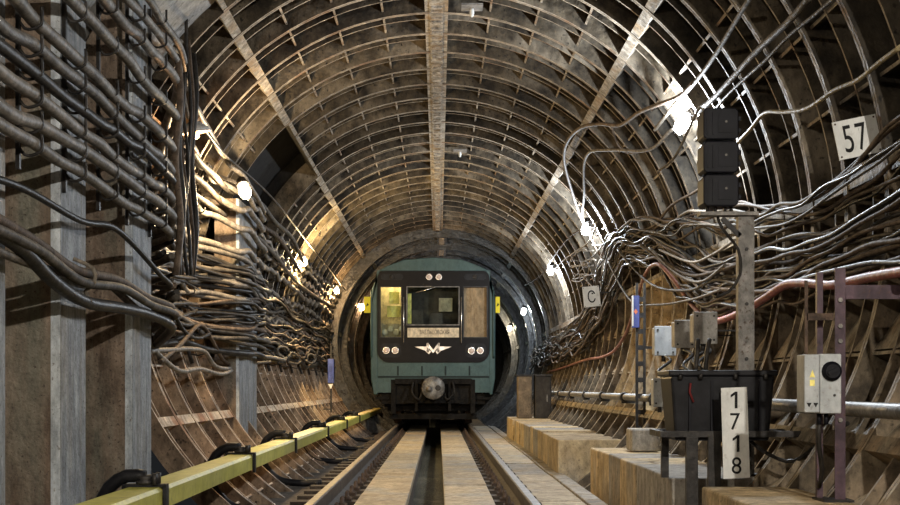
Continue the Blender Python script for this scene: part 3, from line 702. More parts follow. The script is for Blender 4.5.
for i, (lst, ze, r, mn, lab) in enumerate(lowb):
    cable([(leftx(y, z, .0) + (.03 * (i % 3) if y < 10 else 0), y, z) for y, z in lst + tail(ze, ze + .05, i)], r, mn, lab, step=.1)
# white tie strap on the bundle
m = MB(); c0 = (leftx(7.0, 1.4, 0) + .03)
m.tube(spline([(c0 - .05, 7.05, 1.50), (c0 + .05, 7.06, 1.45), (c0 + .055, 7.08, 1.38), (c0 + .0, 7.1, 1.33), (c0 + .03, 7.1, 1.27)], .03), .012, 6)
tag(m.build('cable_tie', ['cable_pale']), 'pale strap tied around the sagging cable bundle on the left', 'strap')
# dense run beyond the pillars
random.seed(21)
kinds = ['cable_black', 'cable_brown', 'cable_black', 'cable_black', 'cable_grey']
for i in range(22):
    z0 = 2.10 - i * .036 + random.uniform(-.02, .02); ph = random.uniform(0, 6); off = random.uniform(0, .10)
    lst = []; y = random.uniform(9.6, 10.2); y1 = random.uniform(33, 36)
    f1, f2 = random.uniform(.5, .9), random.uniform(1.6, 2.6)
    while y < y1:
        lst.append((y, z0 - .10 * min(1, (y - 10) / 8) * 0 + .075 * math.sin(f1 * y + ph) + .035 * math.sin(f2 * y + ph * 2) + random.uniform(-.02, .02))); y += .55 if y < 17 else 1.1
    cable([(leftx(y, z, off), y, z) for y, z in lst], random.uniform(.013, .024), kinds[i % 5],
          'dirty cable in the dense bundle along the left wall towards the train', 'dense cable run on the left wall', step=.16, n=6)
# slack loops under the run
loops = [([(150, 352), (170, 350), (190, 349), (205, 352), (215, 366), (232, 368), (250, 358), (270, 357)], .022, 'cable_near', 'pale slack cable bridging under the left cable run'),
         ([(150, 345), (162, 358), (180, 371), (200, 369), (222, 374), (240, 366), (262, 357), (285, 360)], .022, 'cable_near', 'pale slack cable drooping lowest under the left cable run'),
         ([(160, 362), (180, 345), (200, 325), (212, 340), (225, 362), (240, 364), (270, 362)], .02, 'cable_brown', 'brown slack cable with a peak under the left cable run'),
         ([(168, 290), (175, 315), (186, 333), (200, 338), (214, 330)], .018, 'cable_black', 'black drooping cable end below the left cable corner')]
for lst, r, mn, lab in loops:
    cable([oncyl(x, y, 2.36) if x > 155 else oncyl(157, y, 2.36) + Vector((0, -.3, 0)) for x, y in lst], r, mn, lab, step=.08)
for k in range(6):   # coil clump
    random.seed(50 + k)
    c = oncyl(283 + k * 9, 353 + (k % 2) * 6, 2.40); pts = []
    for j in range(15):
        a = j * .75; pts.append((c.x + .03 * random.random(), c.y + 1.1 * math.sin(a) * (.5 + .5 * random.random()), c.z + .085 * math.cos(a) + .015 * random.random()))
    cable(pts, .018, ['cable_pale', 'cable_grey', 'cable_brown'][k % 3], 'coiled slack cable clump hanging on the left wall at %s' % ['the pilaster foot', 'its second coil from the pilaster', 'its third coil from the pilaster', 'its fourth coil from the pilaster', 'its fifth coil from the pilaster', 'the end nearest the blue box'][k], 'cable coils on the left wall', step=.08, n=6)
# upright cables at the corner behind the near pillars
random.seed(5)
for i in range(7):
    x = 178 + i * 2.6; top = random.uniform(10, 90)
    pts = []
    yy = 9.75 + .12 * i
    for k in range(9):
        py = top + (275 - top) * k / 8
        p = at(x + 2.5 * math.sin(k * 1.3 + i), py, yy); pts.append(p)
    cable(pts, random.choice((.014, .02, .026)), random.choice(('cable_black', 'cable_brown', 'cable_black')), 'dark upright cable at the corner where the left pillars end', 'upright cables at the left corner', step=.08, n=6)
tops = [([(146, 0), (158, 20), (176, 38), (186, 48), (187, 75), (190, 110), (196, 120)], .018, 'pale upper cable dropping to the bell-shaded lamp'),
        ([(135, 0), (150, 25), (168, 45), (184, 58), (183, 85), (188, 118)], .015, 'slim pale upper cable beside the one feeding the bell-shaded lamp')]
for lst, r, lab in tops: cable([onx(x, y, -2.03) for x, y in lst], r, 'cable_pale', lab, step=.08)
for lst, r, mn, lab in (([(192, 150), (200, 162), (215, 176), (228, 190), (245, 195), (262, 205), (275, 222), (292, 238), (303, 262)], .03, 'cable_grey', 'grey cable looping from the bell-shaded lamp past the bright left lamp'),
                        ([(186, 170), (205, 185), (225, 205), (245, 213), (262, 226), (280, 240), (300, 272)], .03, 'cable_brown', 'brown cable looping under the bright left lamp'),
                        ([(188, 190), (210, 205), (235, 222), (255, 235), (275, 255), (300, 285), (330, 305)], .028, 'cable_grey', 'grey cable in the lowest loop under the bright left lamp'),
                        ([(205, 130), (222, 152), (236, 165), (256, 182), (274, 200), (292, 222), (310, 245), (330, 270), (345, 290)], .014, 'cable_black', 'thin black feed cable running along above the left lamps')):
    cable([oncyl(x, y, 2.40) for x, y in lst], r, mn, lab, step=.1)

# hook straps on the near pillars, strap bars further on
for k, y in enumerate(HK[1:]):
    t = thing('cable_bracket', (-2.0, y, 1.2), 'dark upright strap with curled cable hooks, %s from the camera' % ['nearest', 'second', 'third', 'fourth', 'fifth', 'sixth'][k], 'bracket', 'hook straps on the left pillars')
    m = MB(); m.box(-1.995, -1.975, y - .012, y + .012, 1.85, 3.42)
    m.build('strap', ['steel_dark'], t)
    for z, r, _ in near:
        m = MB(); c = Vector((-1.925, y, z)); rr = r + .012
        m.tube(spline([(-1.98, y, z - .01), (-1.955, y, z - rr), (-1.92, y, z - rr - .004), (-1.885 + .01, y, z - rr * .6), (-1.872, y, z + .005), (-1.868, y - .02, z + .05)], .02), .008, 6); m.build('hook', ['steel_dark'], t)
for k in range(16):
    y = 11.6 + 1.5 * k
    if 13.5 < y < 16.2: continue
    t = thing('cable_rack', (-2.45, y, 1.0), 'dark curved rack bar behind the left cable run', 'bracket', 'cable rack bars on the left ring lining')
    m = MB(); pts = []
    for j in range(12):
        z = 1.05 + j * .18; pts.append((AX - math.sqrt((R - .012) ** 2 - (z - AZ) ** 2), y, z))
    m.tube(pts, .02, 4); m.build('bar', ['steel_dark'], t)
    for j in range(8):
        z = 1.15 + j * .2; x = AX - math.sqrt((R - .012) ** 2 - (z - AZ) ** 2)
        m = MB(); m.tube([(x, y, z), (x + .09, y, z - .02), (x + .15, y, z - .005), (x + .16, y, z + .04)], .008, 5); m.build('hook', ['steel_dark'], t)

# right wall bundles
def rightx(Z, off): return AX + math.sqrt(max(.2, (R - .05 - off) ** 2 - (Z - AZ) ** 2))
random.seed(31)
def rbundle(prof_, count, spread, r0, r1, mats_, label, group, wob=.035, y_end=None):
    for i in range(count):
        ph = random.uniform(0, 6); off = random.uniform(0, .13); dz = (i / max(1, count - 1) - .5) * spread; dy = random.uniform(-.25, .25)
        pp = [(y + dy, z + dz) for y, z in prof_]; pts = []
        Y = pp[0][0]
        while Y < pp[-1][0]:
            for (ya, za), (yb, zb) in zip(pp[:-1], pp[1:]):
                if ya <= Y <= yb:
                    t = (Y - ya) / (yb - ya); t = t * t * (3 - 2 * t); z = za + (zb - za) * t; break
            z += wob * math.sin(Y * 1.7 + ph) + random.uniform(-wob, wob) * .7
            pts.append((rightx(z, off), Y, z)); Y += .5
        cable(pts, random.uniform(r0, r1), mats_[i % len(mats_)], label, group, step=.12, n=7)
GB = ['cable_brown', 'cable_black', 'cable_grey', 'cable_brown', 'cable_black', 'cable_pale', 'cable_brown']
rbundle([(4.5, 2.18), (6.6, 2.12), (7.6, 2.02), (8.6, 1.98), (9.6, 2.06), (11, 2.2), (13, 2.42), (15.5, 2.66), (17.3, 2.74), (18.6, 2.55), (20.5, 2.2), (23, 1.95), (27, 1.8), (34, 1.7)], 8, .20, .009, .015, GB,
        'slim cable in the upper bundle on the right wall under the square number plate', 'upper right cable bundle')
rbundle([(4.5, 1.80), (7.0, 1.72), (8.5, 1.68), (10, 1.70), (11.5, 1.80), (13, 2.05), (14.6, 2.38), (16.5, 2.58), (18, 2.42), (20, 2.0), (23, 1.75), (27, 1.62), (34, 1.6)], 11, .30, .010, .018, GB,
        'cable in the middle bundle on the right wall, arching over the tan bay', 'middle right cable bundle')
rbundle([(4.5, 1.58), (6.5, 1.55), (8, 1.55), (10, 1.52), (11.5, 1.55), (12.8, 1.80), (14.2, 2.2), (16.5, 2.42), (18, 2.2), (19.6, 1.8), (22, 1.58), (27, 1.5), (34, 1.5)], 7, .20, .010, .016, ['cable_brown', 'cable_black', 'cable_grey'],
        'cable in the lower bundle on the right wall above the red pipe', 'lower right cable bundle')
rbundle([(18.5, 2.2), (20, 1.85), (21.5, 1.65), (24, 1.55), (29, 1.5), (34, 1.5)], 8, .34, .010, .018, GB,
        'cable in the spread bundle on the right wall below the letter plate', 'spread right cable bundle', wob=.07)
lines = [([(752, -6), (735, 22), (715, 55), (695, 82), (672, 108), (655, 130)], .017, 'cable_pale', 'pale twisted cable slanting down the right vault to the lamp'),
         ([(812, -6), (790, 20), (760, 48), (738, 72), (715, 97), (697, 112)], .022, 'cable_grey', 'straight grey cable slanting to the lamp beside the signal'),
         ([(838, -6), (818, 12), (790, 35), (768, 58), (748, 76), (728, 95), (708, 118)], .012, 'cable_grey', 'thin grey cable slanting down the right vault near the straight one'),
         ([(902, 46), (880, 62), (858, 80), (835, 90), (808, 108), (785, 112), (765, 113), (750, 130), (735, 146), (715, 170), (700, 195)], .014, 'cable_yellow', 'yellowish cable looping across the right vault above the number plate'),
         ([(694, 82), (680, 96), (660, 104), (640, 112), (620, 125), (600, 124), (580, 128), (567, 142), (564, 160), (570, 185), (580, 215), (590, 235), (600, 255)], .02, 'cable_brown', 'brown cable arching from the cool lamp down the right vault'),
         ([(688, 128), (672, 130), (655, 147), (640, 151), (622, 150), (605, 150), (590, 152), (584, 165), (584, 195), (582, 215), (586, 226)], .018, 'cable_pale', 'pale cable hanging in an arch between the two cool lamps'),
         ([(612, 128), (618, 145), (628, 153), (640, 152)], .012, 'cable_brown', 'short brown cable tying the two arching cables together'),
         ([(716, 172), (698, 190), (672, 205), (655, 225), (640, 232), (625, 245), (612, 255), (600, 280), (590, 310)], .014, 'cable_brown', 'brown cable crossing the right vault under the signal head'),
         ([(586, 228), (572, 235), (560, 248), (550, 262), (540, 276), (525, 285)], .012, 'cable_brown', 'brown feed cable between the far cool lamps'),
         ([(597, 222), (590, 240), (578, 250), (566, 258), (556, 268)], .012, 'cable_pale', 'short pale feed cable beside the far cool lamps')]
for lst, r, mn, lab in lines: cable([oncyl(x, y, 2.46) for x, y in lst], r, mn, lab, step=.1)
lines = [([(618, 250), (640, 275), (660, 288), (690, 290), (715, 280), (740, 285)], .014, 'cable_grey'), ([(608, 262), (630, 300), (655, 305), (690, 300), (720, 290)], .012, 'cable_pale'),
         ([(640, 245), (665, 262), (690, 275), (715, 272), (745, 262)], .018, 'cable_brown'), ([(650, 248), (675, 272), (700, 282), (725, 265)], .014, 'cable_grey'), ([(660, 250), (690, 262), (712, 255), (735, 240)], .012, 'cable_pale')]
for i, (lst, r, mn) in enumerate(lines): cable([oncyl(x, y, 2.36 - .01 * i) for x, y in lst], r, mn, 'slack cable drooping across the tan bay left of the signal post', 'slack cables over the tan bay', step=.1)
for i in range(9):  # small looped pigtails under the far right lamps
    random.seed(80 + i); x0 = random.uniform(575, 600); y0 = random.uniform(240, 275)
    cable([oncyl(x0 + 9 * math.sin(j * .9 + i) , y0 + j * 3.2 + 4 * math.cos(j * 1.3), 2.45) for j in range(8)], .01, 'cable_pale' if i % 2 else 'cable_grey', 'thin curled wire hanging below the far cool lamp', 'curled wires on the right wall', step=.08, n=5)
# red pipe and red cable
rp = [(912, 270, 2.26), (870, 277, 2.28), (832, 285, 2.30), (805, 283, 2.30), (785, 285, 2.3), (765, 298, 2.3), (742, 312, 2.3), (718, 321, 2.32), (700, 322, 2.34)]
cable([onx(x, y, X) for x, y, X in rp], .028, 'red_pipe', 'faded red hose bending along the right wall behind the signal post', name='red_hose', step=.08, n=10)
rc = [(705, 318, 2.38), (690, 303, 2.38), (672, 278, 2.36), (657, 264, 2.34), (645, 275, 2.36), (634, 310, 2.42), (626, 333, 2.44), (615, 350, 2.44), (602, 357, 2.42), (585, 360, 2.42), (562, 368, 2.42), (548, 372, 2.42)]
cable([onx(x, y, X) for x, y, X in rc], .02, 'red_cable', 'reddish cable peaking over the tan bay and dropping to the pipe', step=.1)
# long grey pipe
t = thing('wall_pipe', (2.16, 5, .70), 'long grey pipe with couplings along the right wall', 'pipe')
m = MB(); m.tube([(2.16, y, .705) for y in range(4, 31)], .04, 12); m.build('pipe_run', ['pipe_grey'], t)
for y in [9.2 + 2.05 * k for k in range(10)]:
    m = MB(); m.tube([(2.16, y, .705), (2.16, y + .16, .705)], .056, 12); m.build('coupling', ['steel_dark'], t)
    m = MB(); m.box(2.15, 2.33, y + .25, y + .29, .63, .66); m.build('pipe_hanger', ['steel_dark'], t)

# ------------------------------------------------------------------ right-hand equipment
# three-aspect signal on its post
Ys = 8.5
def sx(px): return (px - VX) / F * Ys
def sz(py): return CH + (VY - py) / F * Ys
t = thing('track_signal', (sx(746), Ys, .25), 'black three-unit signal head on a grey steel post', 'signal')
m = MB(); a, b_ = sx(738), sx(754)
m.box(a, b_, Ys - .01, Ys, .25, sz(214)); m.box(a, a + .012, Ys, Ys + .06, .25, sz(214)); m.box(b_ - .012, b_, Ys, Ys + .06, .25, sz(214)); m.build('post', ['post_grey'], t)
m = MB(); m.box(a - .05, b_ + .05, Ys - .06, Ys + .1, .25, .265); m.build('base_plate', ['steel_dark'], t)
m = MB(); m.box(sx(699), sx(757), Ys - .05, Ys + .07, sz(216), sz(212.5)); m.build('head_shelf', ['post_grey'], t)
m = MB(); m.bar((sx(722), Ys, sz(218)), (sx(740), Ys, sz(236)), .03, .02, (0, 1, 0)); m.build('brace', ['steel_dark'], t)
cx = sx(718.5)
for k in range(3):
    z0 = sz(207.5) + k * .211; hw = .112
    m = MB()
    outline = [(cx - hw, z0 + .02), (cx - hw + .02, z0), (cx + hw - .02, z0), (cx + hw, z0 + .02), (cx + hw, z0 + .18), (cx + hw - .02, z0 + .2), (cx - hw + .02, z0 + .2), (cx - hw, z0 + .18)]
    m.prism(outline, Ys - .08, Ys + .12); un = m.build('signal_unit', ['black_plastic'], t, bevel=.008)
    for q in (-.085, -.05):
        m = MB(); m.box(cx + q - .006, cx + q + .006, Ys - .088, Ys - .08, z0 + .03, z0 + .17); m.build('door_rib', ['black_plastic'], un)
    m = MB(); m.box(cx - .02, cx + .075, Ys - .086, Ys - .08, z0 + .04, z0 + .16); m.build('back_plate', ['black_plastic'], un)
    m = MB(); m.box(cx + hw, cx + hw + .022, Ys - .05, Ys + .02, z0 + .05, z0 + .075); m.box(cx + hw, cx + hw + .022, Ys - .05, Ys + .02, z0 + .125, z0 + .15); m.build('hinge', ['black_plastic'], un)
    m = MB(); m.lathe([(.09, 0), (.095, .12), (.085, .12), (.08, .02)], (cx, Ys + .12, z0 + .1), (0, 1, 0), 16); m.build('hood', ['black_plastic'], un)
    m = MB(); m.lathe([(.008, 0), (.008, .008)], (cx + .03, Ys - .086, z0 + .11), (0, -1, 0), 8); m.build('lock', ['post_grey'], un)
for k, dx_ in enumerate((-.07, -.02, .04, .08)):
    m = MB(); m.tube([(cx + dx_, Ys, sz(212)), (cx + dx_, Ys, sz(205))], .012, 6); m.build('head_bolt', ['steel_dark'], t)
for k, z in enumerate((.55, 1.0, 1.35, 1.7)):
    m = MB(); m.lathe([(.012, 0), (.012, .012)], (sx(746), Ys - .01, z), (0, -1, 0), 6); m.build('post_bolt', ['steel_dark'], t)
cable([(cx + .0, Ys + .03, sz(216)), (cx + .03, Ys + .03, sz(228)), (sx(737), Ys - .03, sz(250)), (sx(739), Ys - .03, sz(275)), (sx(728), Ys - .02, sz(292)), (sx(716), Ys, sz(297))], .01, 'cable_black', 'black wire looping down from the signal head beside its post', step=.05)
cable([(cx - .09, Ys, sz(112)), (cx - .12, Ys, sz(108)), (sx(697), Ys + .2, sz(118)), (sx(692), Ys + .6, sz(140)), (sx(684), Ys + 1, sz(146))], .009, 'cable_pale', 'thin pale wire curling between the signal head and the lamp', step=.05)

# black relay box on a stand
Yb = 8.0
def bx_(px): return (px - VX) / F * Yb
def bz(py): return CH + (VY - py) / F * Yb
t = thing('relay_box', (bx_(722), Yb, -.13), 'black lidded relay box on an angle-iron stand behind the number plate', 'relay box')
m = MB(); x0, x1 = bx_(671), bx_(775); zt_b, zb_b = bz(376), bz(441)
m.hexa([(x0 + .03, Yb + .02, zb_b), (x1 - .03, Yb + .02, zb_b), (x1 - .03, Yb + .36, zb_b), (x0 + .03, Yb + .36, zb_b), (x0, Yb, zt_b), (x1, Yb, zt_b), (x1, Yb + .4, zt_b), (x0, Yb + .4, zt_b)])
body = m.build('body', ['black_paint'], t, bevel=.015)
m = MB(); m.box(x0 - .015, x1 + .015, Yb - .015, Yb + .415, zt_b + .001, zt_b + .035); lid = m.build('lid', ['black_paint'], t, bevel=.008)
for px in (680, 700, 735, 765):
    m = MB(); m.lathe([(.014, 0), (.014, .03), (.008, .034)], (bx_(px), Yb - .02, zt_b - .02), (0, 0, 1), 6); m.build('lid_clamp', ['steel_dark'], lid)
for px in (690, 712, 760):
    m = MB(); m.box(bx_(px) - .008, bx_(px) + .008, Yb - .006, Yb + .02, zb_b + .03, zt_b - .03); m.build('body_rib', ['black_plastic'], body)
m = MB(); m.box(bx_(660), bx_(800), Yb - .02, Yb + .02, bz(437), bz(431)); m.box(bx_(660), bx_(800), Yb + .36, Yb + .4, bz(437), bz(431)); m.box(bx_(660), bx_(664), Yb + .02, Yb + .36, bz(437), bz(431)); m.box(bx_(720), bx_(724), Yb + .02, Yb + .36, bz(437), bz(431)); m.build('stand_frame', ['steel_dark'], t)
for px, yy, wd, zz in ((675.5, .38, .045, .25), (691, -.02, .07, -.13), (714, .0, .075, -.13), (762, .38, .04, .25)):
    m = MB(); xx = bx_(px); m.box(xx - wd / 2, xx + wd / 2, Yb + yy - .02, Yb + yy + .02, zz, bz(437)); m.build('leg', ['steel_dark'], t)
for i, (pxa, pxb) in enumerate(((702, 706), (712, 718))):
    m = MB(); m.tube(spline([(bx_(pxa), Yb + .2, zt_b + .03), (bx_(pxa) + .01, Yb + .2, bz(352)), (bx_(pxb), Yb + .25, bz(338))], .03), .014, 6); m.build('cable_gland', ['cable_black'], t)
m = MB(); m.tube([(bx_(690), Yb - .02, bz(383)), (bx_(689), Yb - .02, bz(392)), (bx_(693), Yb - .015, bz(402))], .007, 6); m.build('red_tag', ['red_paint'], t)
cable([(bx_(756), Yb + .2, bz(441)), (bx_(770), Yb, bz(455)), (bx_(790), Yb - .1, bz(460)), (bx_(805), Yb - .4, bz(436)), (bx_(812), Yb - .7, bz(420))], .012, 'cable_black', 'black wire drooping from the relay box to the switch cabinet', step=.05)

# tall plate 1718
Yp = 7.78
def qx(px): return (px - VX) / F * Yp
def qz(py): return CH + (VY - py) / F * Yp
t = thing('number_plate', (qx(735), Yp, qz(478.5)), 'tall white plate with black digits 1718 stacked upright', 'sign')
m = MB()
m.hexa([(qx(723.5), Yp, qz(479)), (qx(750), Yp, qz(477.5)), (qx(750), Yp + .008, qz(477.5)), (qx(723.5), Yp + .008, qz(479)), (qx(721), Yp, qz(388)), (qx(747), Yp, qz(387)), (qx(747), Yp + .008, qz(387)), (qx(721), Yp + .008, qz(388))])
m.build('plate', ['sign_white'], t)
for ch, px, py in (('1', 734, 400), ('7', 735, 421.5), ('1', 736, 443.5), ('8', 736.5, 465.5)):
    if ch == '1':
        m = MB(); x_, z_ = qx(px), qz(py); m.prism([(x_ + .004, z_ - .049), (x_ + .020, z_ - .049), (x_ + .020, z_ + .049), (x_ + .006, z_ + .049), (x_ - .020, z_ + .030), (x_ - .020, z_ + .014), (x_ + .004, z_ + .030)], Yp - .003, Yp - .0005); m.build('digit', ['ink'], t)
    else: text('digit', ch, t, (qx(px), Yp - .002, qz(py)), .098, 'ink', squeeze=.92)
m = MB()
for px in (729, 743): m.bar((qx(px), Yp + .008, qz(392)), (qx(px), Yp + .24, qz(392)), .015, .015)
m.build('fixing', ['steel_dark'], t)

# grey switch cabinet and purple post
Yc = 6.6
def cx_(px): return (px - VX) / F * Yc
def cz(py): return CH + (VY - py) / F * Yc
t = thing('purple_post', (cx_(840), Yc, .25), 'dark purple steel post with a side arm at the right wall', 'post')
m = MB(); a, b_ = cx_(835), cx_(845.5)
m.box(a, b_, Yc, Yc + .008, .25, cz(268)); m.box(b_ - .008, b_, Yc + .008, Yc + .05, .25, cz(268)); m.build('upright', ['purple_steel'], t)
m = MB(); m.box(cx_(824), cx_(830), Yc + .12, Yc + .15, .25, cz(270)); m.build('rear_upright', ['purple_steel'], t)
m = MB(); m.box(b_, cx_(904), Yc - .005, Yc + .005, cz(299), cz(285.5)); m.box(b_, cx_(904), Yc, Yc + .05, cz(286.5), cz(285)); m.build('arm', ['purple_steel'], t)
m = MB(); m.box(cx_(808), a, Yc + .02, Yc + .03, cz(320), cz(313)); m.box(cx_(806), cx_(809), Yc + .02, Yc + .03, cz(356), cz(280)); m.build('tie_bar', ['rust'], t)
m = MB(); m.box(cx_(822), cx_(852), Yc - .04, Yc + .18, .25, .262); m.build('foot_plate', ['steel_dark'], t)
for py in (300, 326, 341, 420):
    m = MB(); m.lathe([(.012, 0), (.012, .012)], (cx_(840), Yc, cz(py)), (0, -1, 0), 6); m.build('bolt', ['post_grey'], t)
t = thing('switch_cabinet', (cx_(816), Yc - .02, cz(413)), 'grey switch cabinet with round black rotary switch and warning sticker', 'cabinet')
x0, x1, xm = cx_(796.5), cx_(833), cx_(811.5); ya = Yc - .14
def cab(x_a, x_b, y_a, y_b, nm, z0=cz(413), z1=cz(354.5)):
    q = MB(); q.box(x_a, x_b, y_a, y_b, z0, z1); return q.build(nm, ['cabinet_grey'], t, bevel=.006)
cb = cab(xm + .002, x1, ya, Yc - .002, 'body'); dr = cab(x0, xm, ya - .004, Yc - .002, 'door', cz(412), cz(355))
m = MB(); m.lathe([(.048, 0), (.048, .012), (.036, .016), (.034, .03)], (cx_(823), ya, cz(371.5)), (0, -1, 0), 20); sw = m.build('rotary_switch', ['black_plastic'], cb)
m = MB(); m.bar((cx_(818), ya - .035, cz(374)), (cx_(828.5), ya - .035, cz(368.5)), .02, .012, (0, 1, 0)); m.build('switch_grip', ['black_plastic'], sw)
m = MB(); m.prism([(cx_(801.5), cz(377.5)), (cx_(806.8), cz(377.5)), (cx_(804.2), cz(370))], ya - .0055, ya - .003); m.build('warning_sticker', ['cab_yellow'], dr)
m = MB(); m.box(cx_(801.7), cx_(806.5), ya - .0055, ya - .003, cz(386), cz(380)); m.build('info_sticker', ['cab_yellow'], dr)
for px in (801, 807.5):
    m = MB(); m.prism([(cx_(px) - .012, cz(402.5)), (cx_(px) + .012, cz(402.5)), (cx_(px), cz(407))][::-1], ya - .0055, ya - .003); m.build('vent_mark', ['ink'], dr)
m = MB(); m.lathe([(.006, 0), (.006, .008)], (cx_(826), ya, cz(395)), (0, -1, 0), 8); m.build('lock', ['steel_dark'], cb)
m = MB()
for px in (815, 822): m.tube([(cx_(px), Yc - .07, cz(413)), (cx_(px), Yc - .07, cz(424))], .012, 8)
m.build('cable_gland', ['black_plastic'], t)
cable([(cx_(815), Yc - .07, cz(422)), (cx_(816), Yc - .05, cz(445)), (cx_(822), Yc, cz(470)), (cx_(825), Yc + .1, cz(488))], .012, 'cable_black', 'black wire dropping from under the switch cabinet', step=.05)

# square plate 57
def plate(c, hw, hh, yaw, roll, label, chars, hgt, nm='number_plate', sq=.8, spread=None):
    t = thing(nm, tuple(c), label, 'sign')
    M = Matrix.Rotation(yaw, 4, 'Z') @ Matrix.Rotation(roll, 4, 'Y')
    m = MB(); P = []
    for y in (0, .008):
        pass
    pts = [(-hw, 0, -hh), (hw, 0, -hh), (hw, .008, -hh), (-hw, .008, -hh), (-hw, 0, hh), (hw, 0, hh), (hw, .008, hh), (-hw, .008, hh)]
    m.hexa([Vector(c) + (M @ Vector(p)) for p in pts]); m.build('plate', ['sign_white'], t)
    for k, ch in enumerate(chars):
        u = 0 if len(chars) == 1 else (k - (len(chars) - 1) / 2) * spread - .016
        text('digit', ch, t, Vector(c) + M @ Vector((u, -.003, 0)), hgt, 'ink', squeeze=sq, rotm=M @ Matrix.Rotation(math.pi / 2, 4, 'X'))
    m = MB(); a = Vector(c) + M @ Vector((0, .008, 0)); rd = Vector((a.x - AX, 0, a.z - AZ)).normalized(); e = Vector((AX, a.y + .06, AZ)) + rd * (R + .03)
    m.bar(a + Vector((.0, 0, .04)), e + Vector((0, 0, .04)), .02, .02); m.build('fixing', ['steel_dark'], t)
    for s1 in (-1, 1):
        for s2 in (-1, 1):
            m = MB(); m.lathe([(.006, 0), (.006, .004)], Vector(c) + M @ Vector((s1 * (hw - .015), 0, s2 * (hh - .015))), M @ Vector((0, -1, 0)), 6); m.build('screw', ['rust'], t)
    return t
plate(at(857.5, 137, 7.75), .131, .112, .05, math.radians(-12), 'square white plate with black digits 57 on the right vault', '57', .158, spread=.082, sq=.62)
plate(at(591.5, 296.5, 18.2), .115, .14, .05, math.radians(-6), 'small white plate with a black letter C on the right wall', 'С', .17, nm='letter_plate', sq=.75)

# junction boxes
def jbox(px0, px1, py0, py1, Y, m_, label, depth=.18, knob=True):
    p0, p1 = at(px0, py1, Y), at(px1, py0, Y)
    t = thing('junction_box', ((p0.x + p1.x) / 2, Y, p0.z), label, 'junction box', 'junction boxes left of the signal post')
    q = MB(); q.box(p0.x, p1.x, Y, Y + depth, p0.z, p1.z); b = q.build('body', [m_], t, bevel=.012)
    q = MB(); q.box(p0.x - .008, p1.x + .008, Y - .022, Y - .001, p0.z - .008, p1.z + .008); l = q.build('lid', [m_], t, bevel=.006)
    for s1 in (.12, .88):
        for s2 in (.1, .9):
            q = MB(); q.lathe([(.009, 0), (.009, .006)], (p0.x + (p1.x - p0.x) * s1, Y - .022, p0.z + (p1.z - p0.z) * s2), (0, -1, 0), 6); q.build('screw', ['steel_dark'], l)
    q = MB(); q.tube([((p0.x + p1.x) / 2, Y + .08, p0.z + .005), ((p0.x + p1.x) / 2, Y + .08, p0.z - .06)], .02, 8); q.build('gland', ['steel_dark'], t)
    q = MB(); xw = rightx(p0.z + .1, -.05); q.bar((p1.x - .02, Y + depth * .6, p0.z + .1), (xw, Y + depth * .6, p0.z + .1), .03, .012); q.build('wall_arm', ['steel_dark'], t)
    return t
jbox(655, 675, 327, 355, 12.0, 'cabinet_grey', 'pale blue-grey junction box, leftmost of the upper row by the signal post')
jbox(675, 694, 321, 347, 11.0, 'box_grey', 'brownish grey junction box in the middle of the upper row')
jbox(694, 716, 313, 343, 10.2, 'box_grey', 'largest grey junction box in the upper row, beside the signal post')
jbox(654, 668, 379, 406, 12.2, 'cabinet_grey', 'pale junction box below the upper row beside the relay box')
for i, (a, b_) in enumerate((((665, 356), (663, 378)), ((684, 350), (690, 372)), ((705, 346), (703, 370)), ((700, 346), (697, 366)))):
    pa, pb = at(*a, 11.0), at(*b_, 10.2)
    cable([pa, pa.lerp(pb, .35) + Vector((.05, 0, .02)), pa.lerp(pb, .7) + Vector((-.04, 0, 0)), pb], .012, 'cable_black', 'short dark wire linking the grey junction boxes to the relay box', 'junction box wires', step=.05)

# ladder post with blue box
Yl = 14.0
t = thing('ladder_post', (at(640.5, 430, Yl).x, Yl, .25), 'black rung-style post standing left of the junction boxes', 'post')
for px in (637, 644.5):
    p = at(px, 430, Yl).x; m = MB(); m.box(p - .014, p + .014, Yl, Yl + .03, .25, at(0, 283, Yl).z); m.build('upright', ['steel_dark'], t)
for k in range(9):
    z = .36 + k * .17; m = MB(); m.box(at(638, 0, Yl).x, at(643.5, 0, Yl).x, Yl + .004, Yl + .026, z, z + .05); m.build('rung', ['steel_dark'], t)
m = MB(); m.box(at(640.5, 0, Yl).x, rightx(1.2, -.04), Yl + .005, Yl + .025, 1.22, 1.25); m.build('wall_arm', ['steel_dark'], t)
p0, p1 = at(631, 328, Yl), at(638.5, 296, Yl)
t = thing('blue_box', ((p0.x + p1.x) / 2, Yl - .06, p0.z), 'narrow blue box with an orange mark on the rung-style post', 'box')
m = MB(); m.box(p0.x, p1.x, Yl - .075, Yl - .002, p0.z, p1.z); m.build('body', ['blue_paint'], t, bevel=.006)
m = MB(); c = (p0 + p1) / 2; m.prism([(c.x - .02, c.z), (c.x, c.z - .03), (c.x + .02, c.z), (c.x, c.z + .03)], Yl - .079, Yl - .074); m.build('mark', ['orange_paint'], t)
m = MB(); m.box(p0.x, p0.x + .015, Yl - .078, Yl - .074, p0.z + .02, p1.z); m.build('pale_edge', ['sign_white'], t)
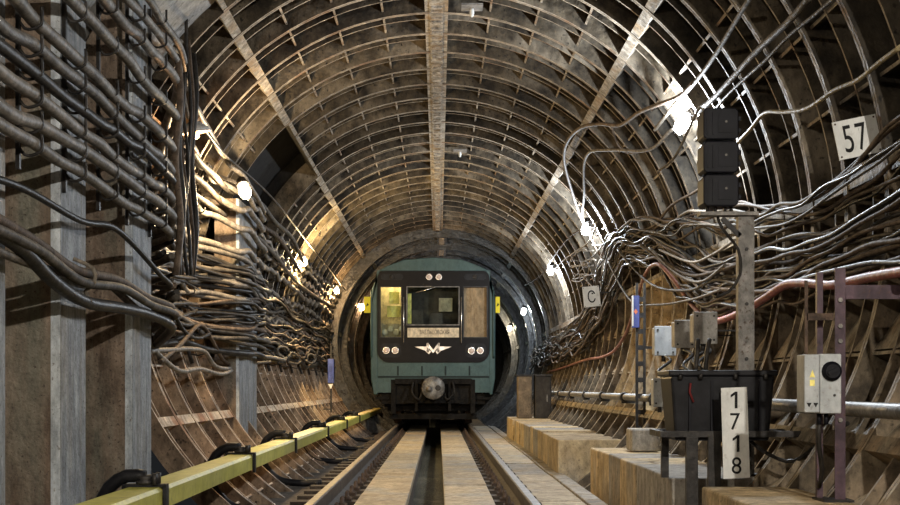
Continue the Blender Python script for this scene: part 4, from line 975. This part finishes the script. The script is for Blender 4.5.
# left blue box on a rod
Yq = 24.0
p = at(331, 372, Yq)
t = thing('blue_marker', (p.x, Yq, .36), 'blue box on a thin dark rod at the left wall before the train', 'box')
m = MB(); m.box(p.x - .015, p.x + .015, Yq, Yq + .03, .36, at(0, 345, Yq).z); m.bar((p.x, Yq + .015, .42), (wallx(.42, R - .04, -1), Yq + .015, .42), .02, .02); m.build('rod', ['steel_dark'], t)
m = MB(); m.box(p.x - .055, p.x + .055, Yq - .06, Yq - .002, at(0, 383, Yq).z, at(0, 359, Yq).z); b = m.build('body', ['blue_paint'], t, bevel=.01)
m = MB(); m.prism([(p.x - .05, at(0, 384, Yq).z), (p.x + .04, at(0, 384, Yq).z), (p.x, at(0, 389, Yq).z)][::-1], Yq - .05, Yq - .01); m.build('pale_tip', ['sign_white'], t)
# brown boxes near the train
Ye = 24.4
p0, p1 = at(518, 418, Ye), at(551, 376, Ye)
t = thing('brown_cabinet', (p0.x, Ye, .25), 'tan-brown electrical cabinet on the ledge beside the train', 'cabinet')
m = MB(); m.box(p0.x, p0.x + .26, Ye, Ye + .4, .25, p1.z); b = m.build('body', ['box_brown'], t, bevel=.012)
m = MB(); m.box(p0.x + .02, p0.x + .24, Ye - .014, Ye - .001, .3, p1.z - .06); m.build('door', ['box_brown'], b)
m = MB(); m.box(p0.x - .03, p0.x + .29, Ye - .03, Ye + .42, p1.z + .002, p1.z + .03); m.build('lid', ['steel_dark'], t)
t = thing('dark_cabinet', (p0.x + .45, Ye - .1, .25), 'dark brown electrical cabinet right of the tan one on the ledge', 'cabinet')
m = MB(); m.box(p0.x + .31, p1.x, Ye - .1, Ye + .3, .25, p1.z); b = m.build('body', ['cab_dark'], t, bevel=.012)
m = MB(); m.box(p0.x + .34, p1.x - .03, Ye - .114, Ye - .101, .3, p1.z - .05); d = m.build('door', ['cab_dark'], b)
m = MB(); m.box(p0.x + .30, p1.x + .02, Ye - .13, Ye + .32, p1.z + .002, p1.z + .03); m.build('lid', ['steel_dark'], t)
m = MB(); m.box(p1.x - .09, p1.x - .07, Ye - .13, Ye - .115, .55, .68); m.build('handle', ['post_grey'], t)

# ceiling insulators
for (px, py, lab) in ((472, 12, 'small pale fitting on a grey plate at the near crown'), (460, 154, 'small pale fitting at the far crown')):
    p = oncyl(px, py, 2.50); t = thing('ceiling_fitting', tuple(p), lab, 'fitting')
    rd = Vector((p.x - AX, 0, p.z - AZ)).normalized()
    m = MB(); m.box(p.x - .10, p.x + .10, p.y - .12, p.y + .08, p.z + .03, p.z + .05); m.build('plate', ['post_grey'], t)
    m = MB(); m.lathe([(.012, -.005), (.02, .02), (.022, .05), (.015, .065), (.02, .07), (.004, .085)], p + Vector((0, 0, .035)), (0, 0, -1), 12); m.build('insulator', ['sign_white'], t)
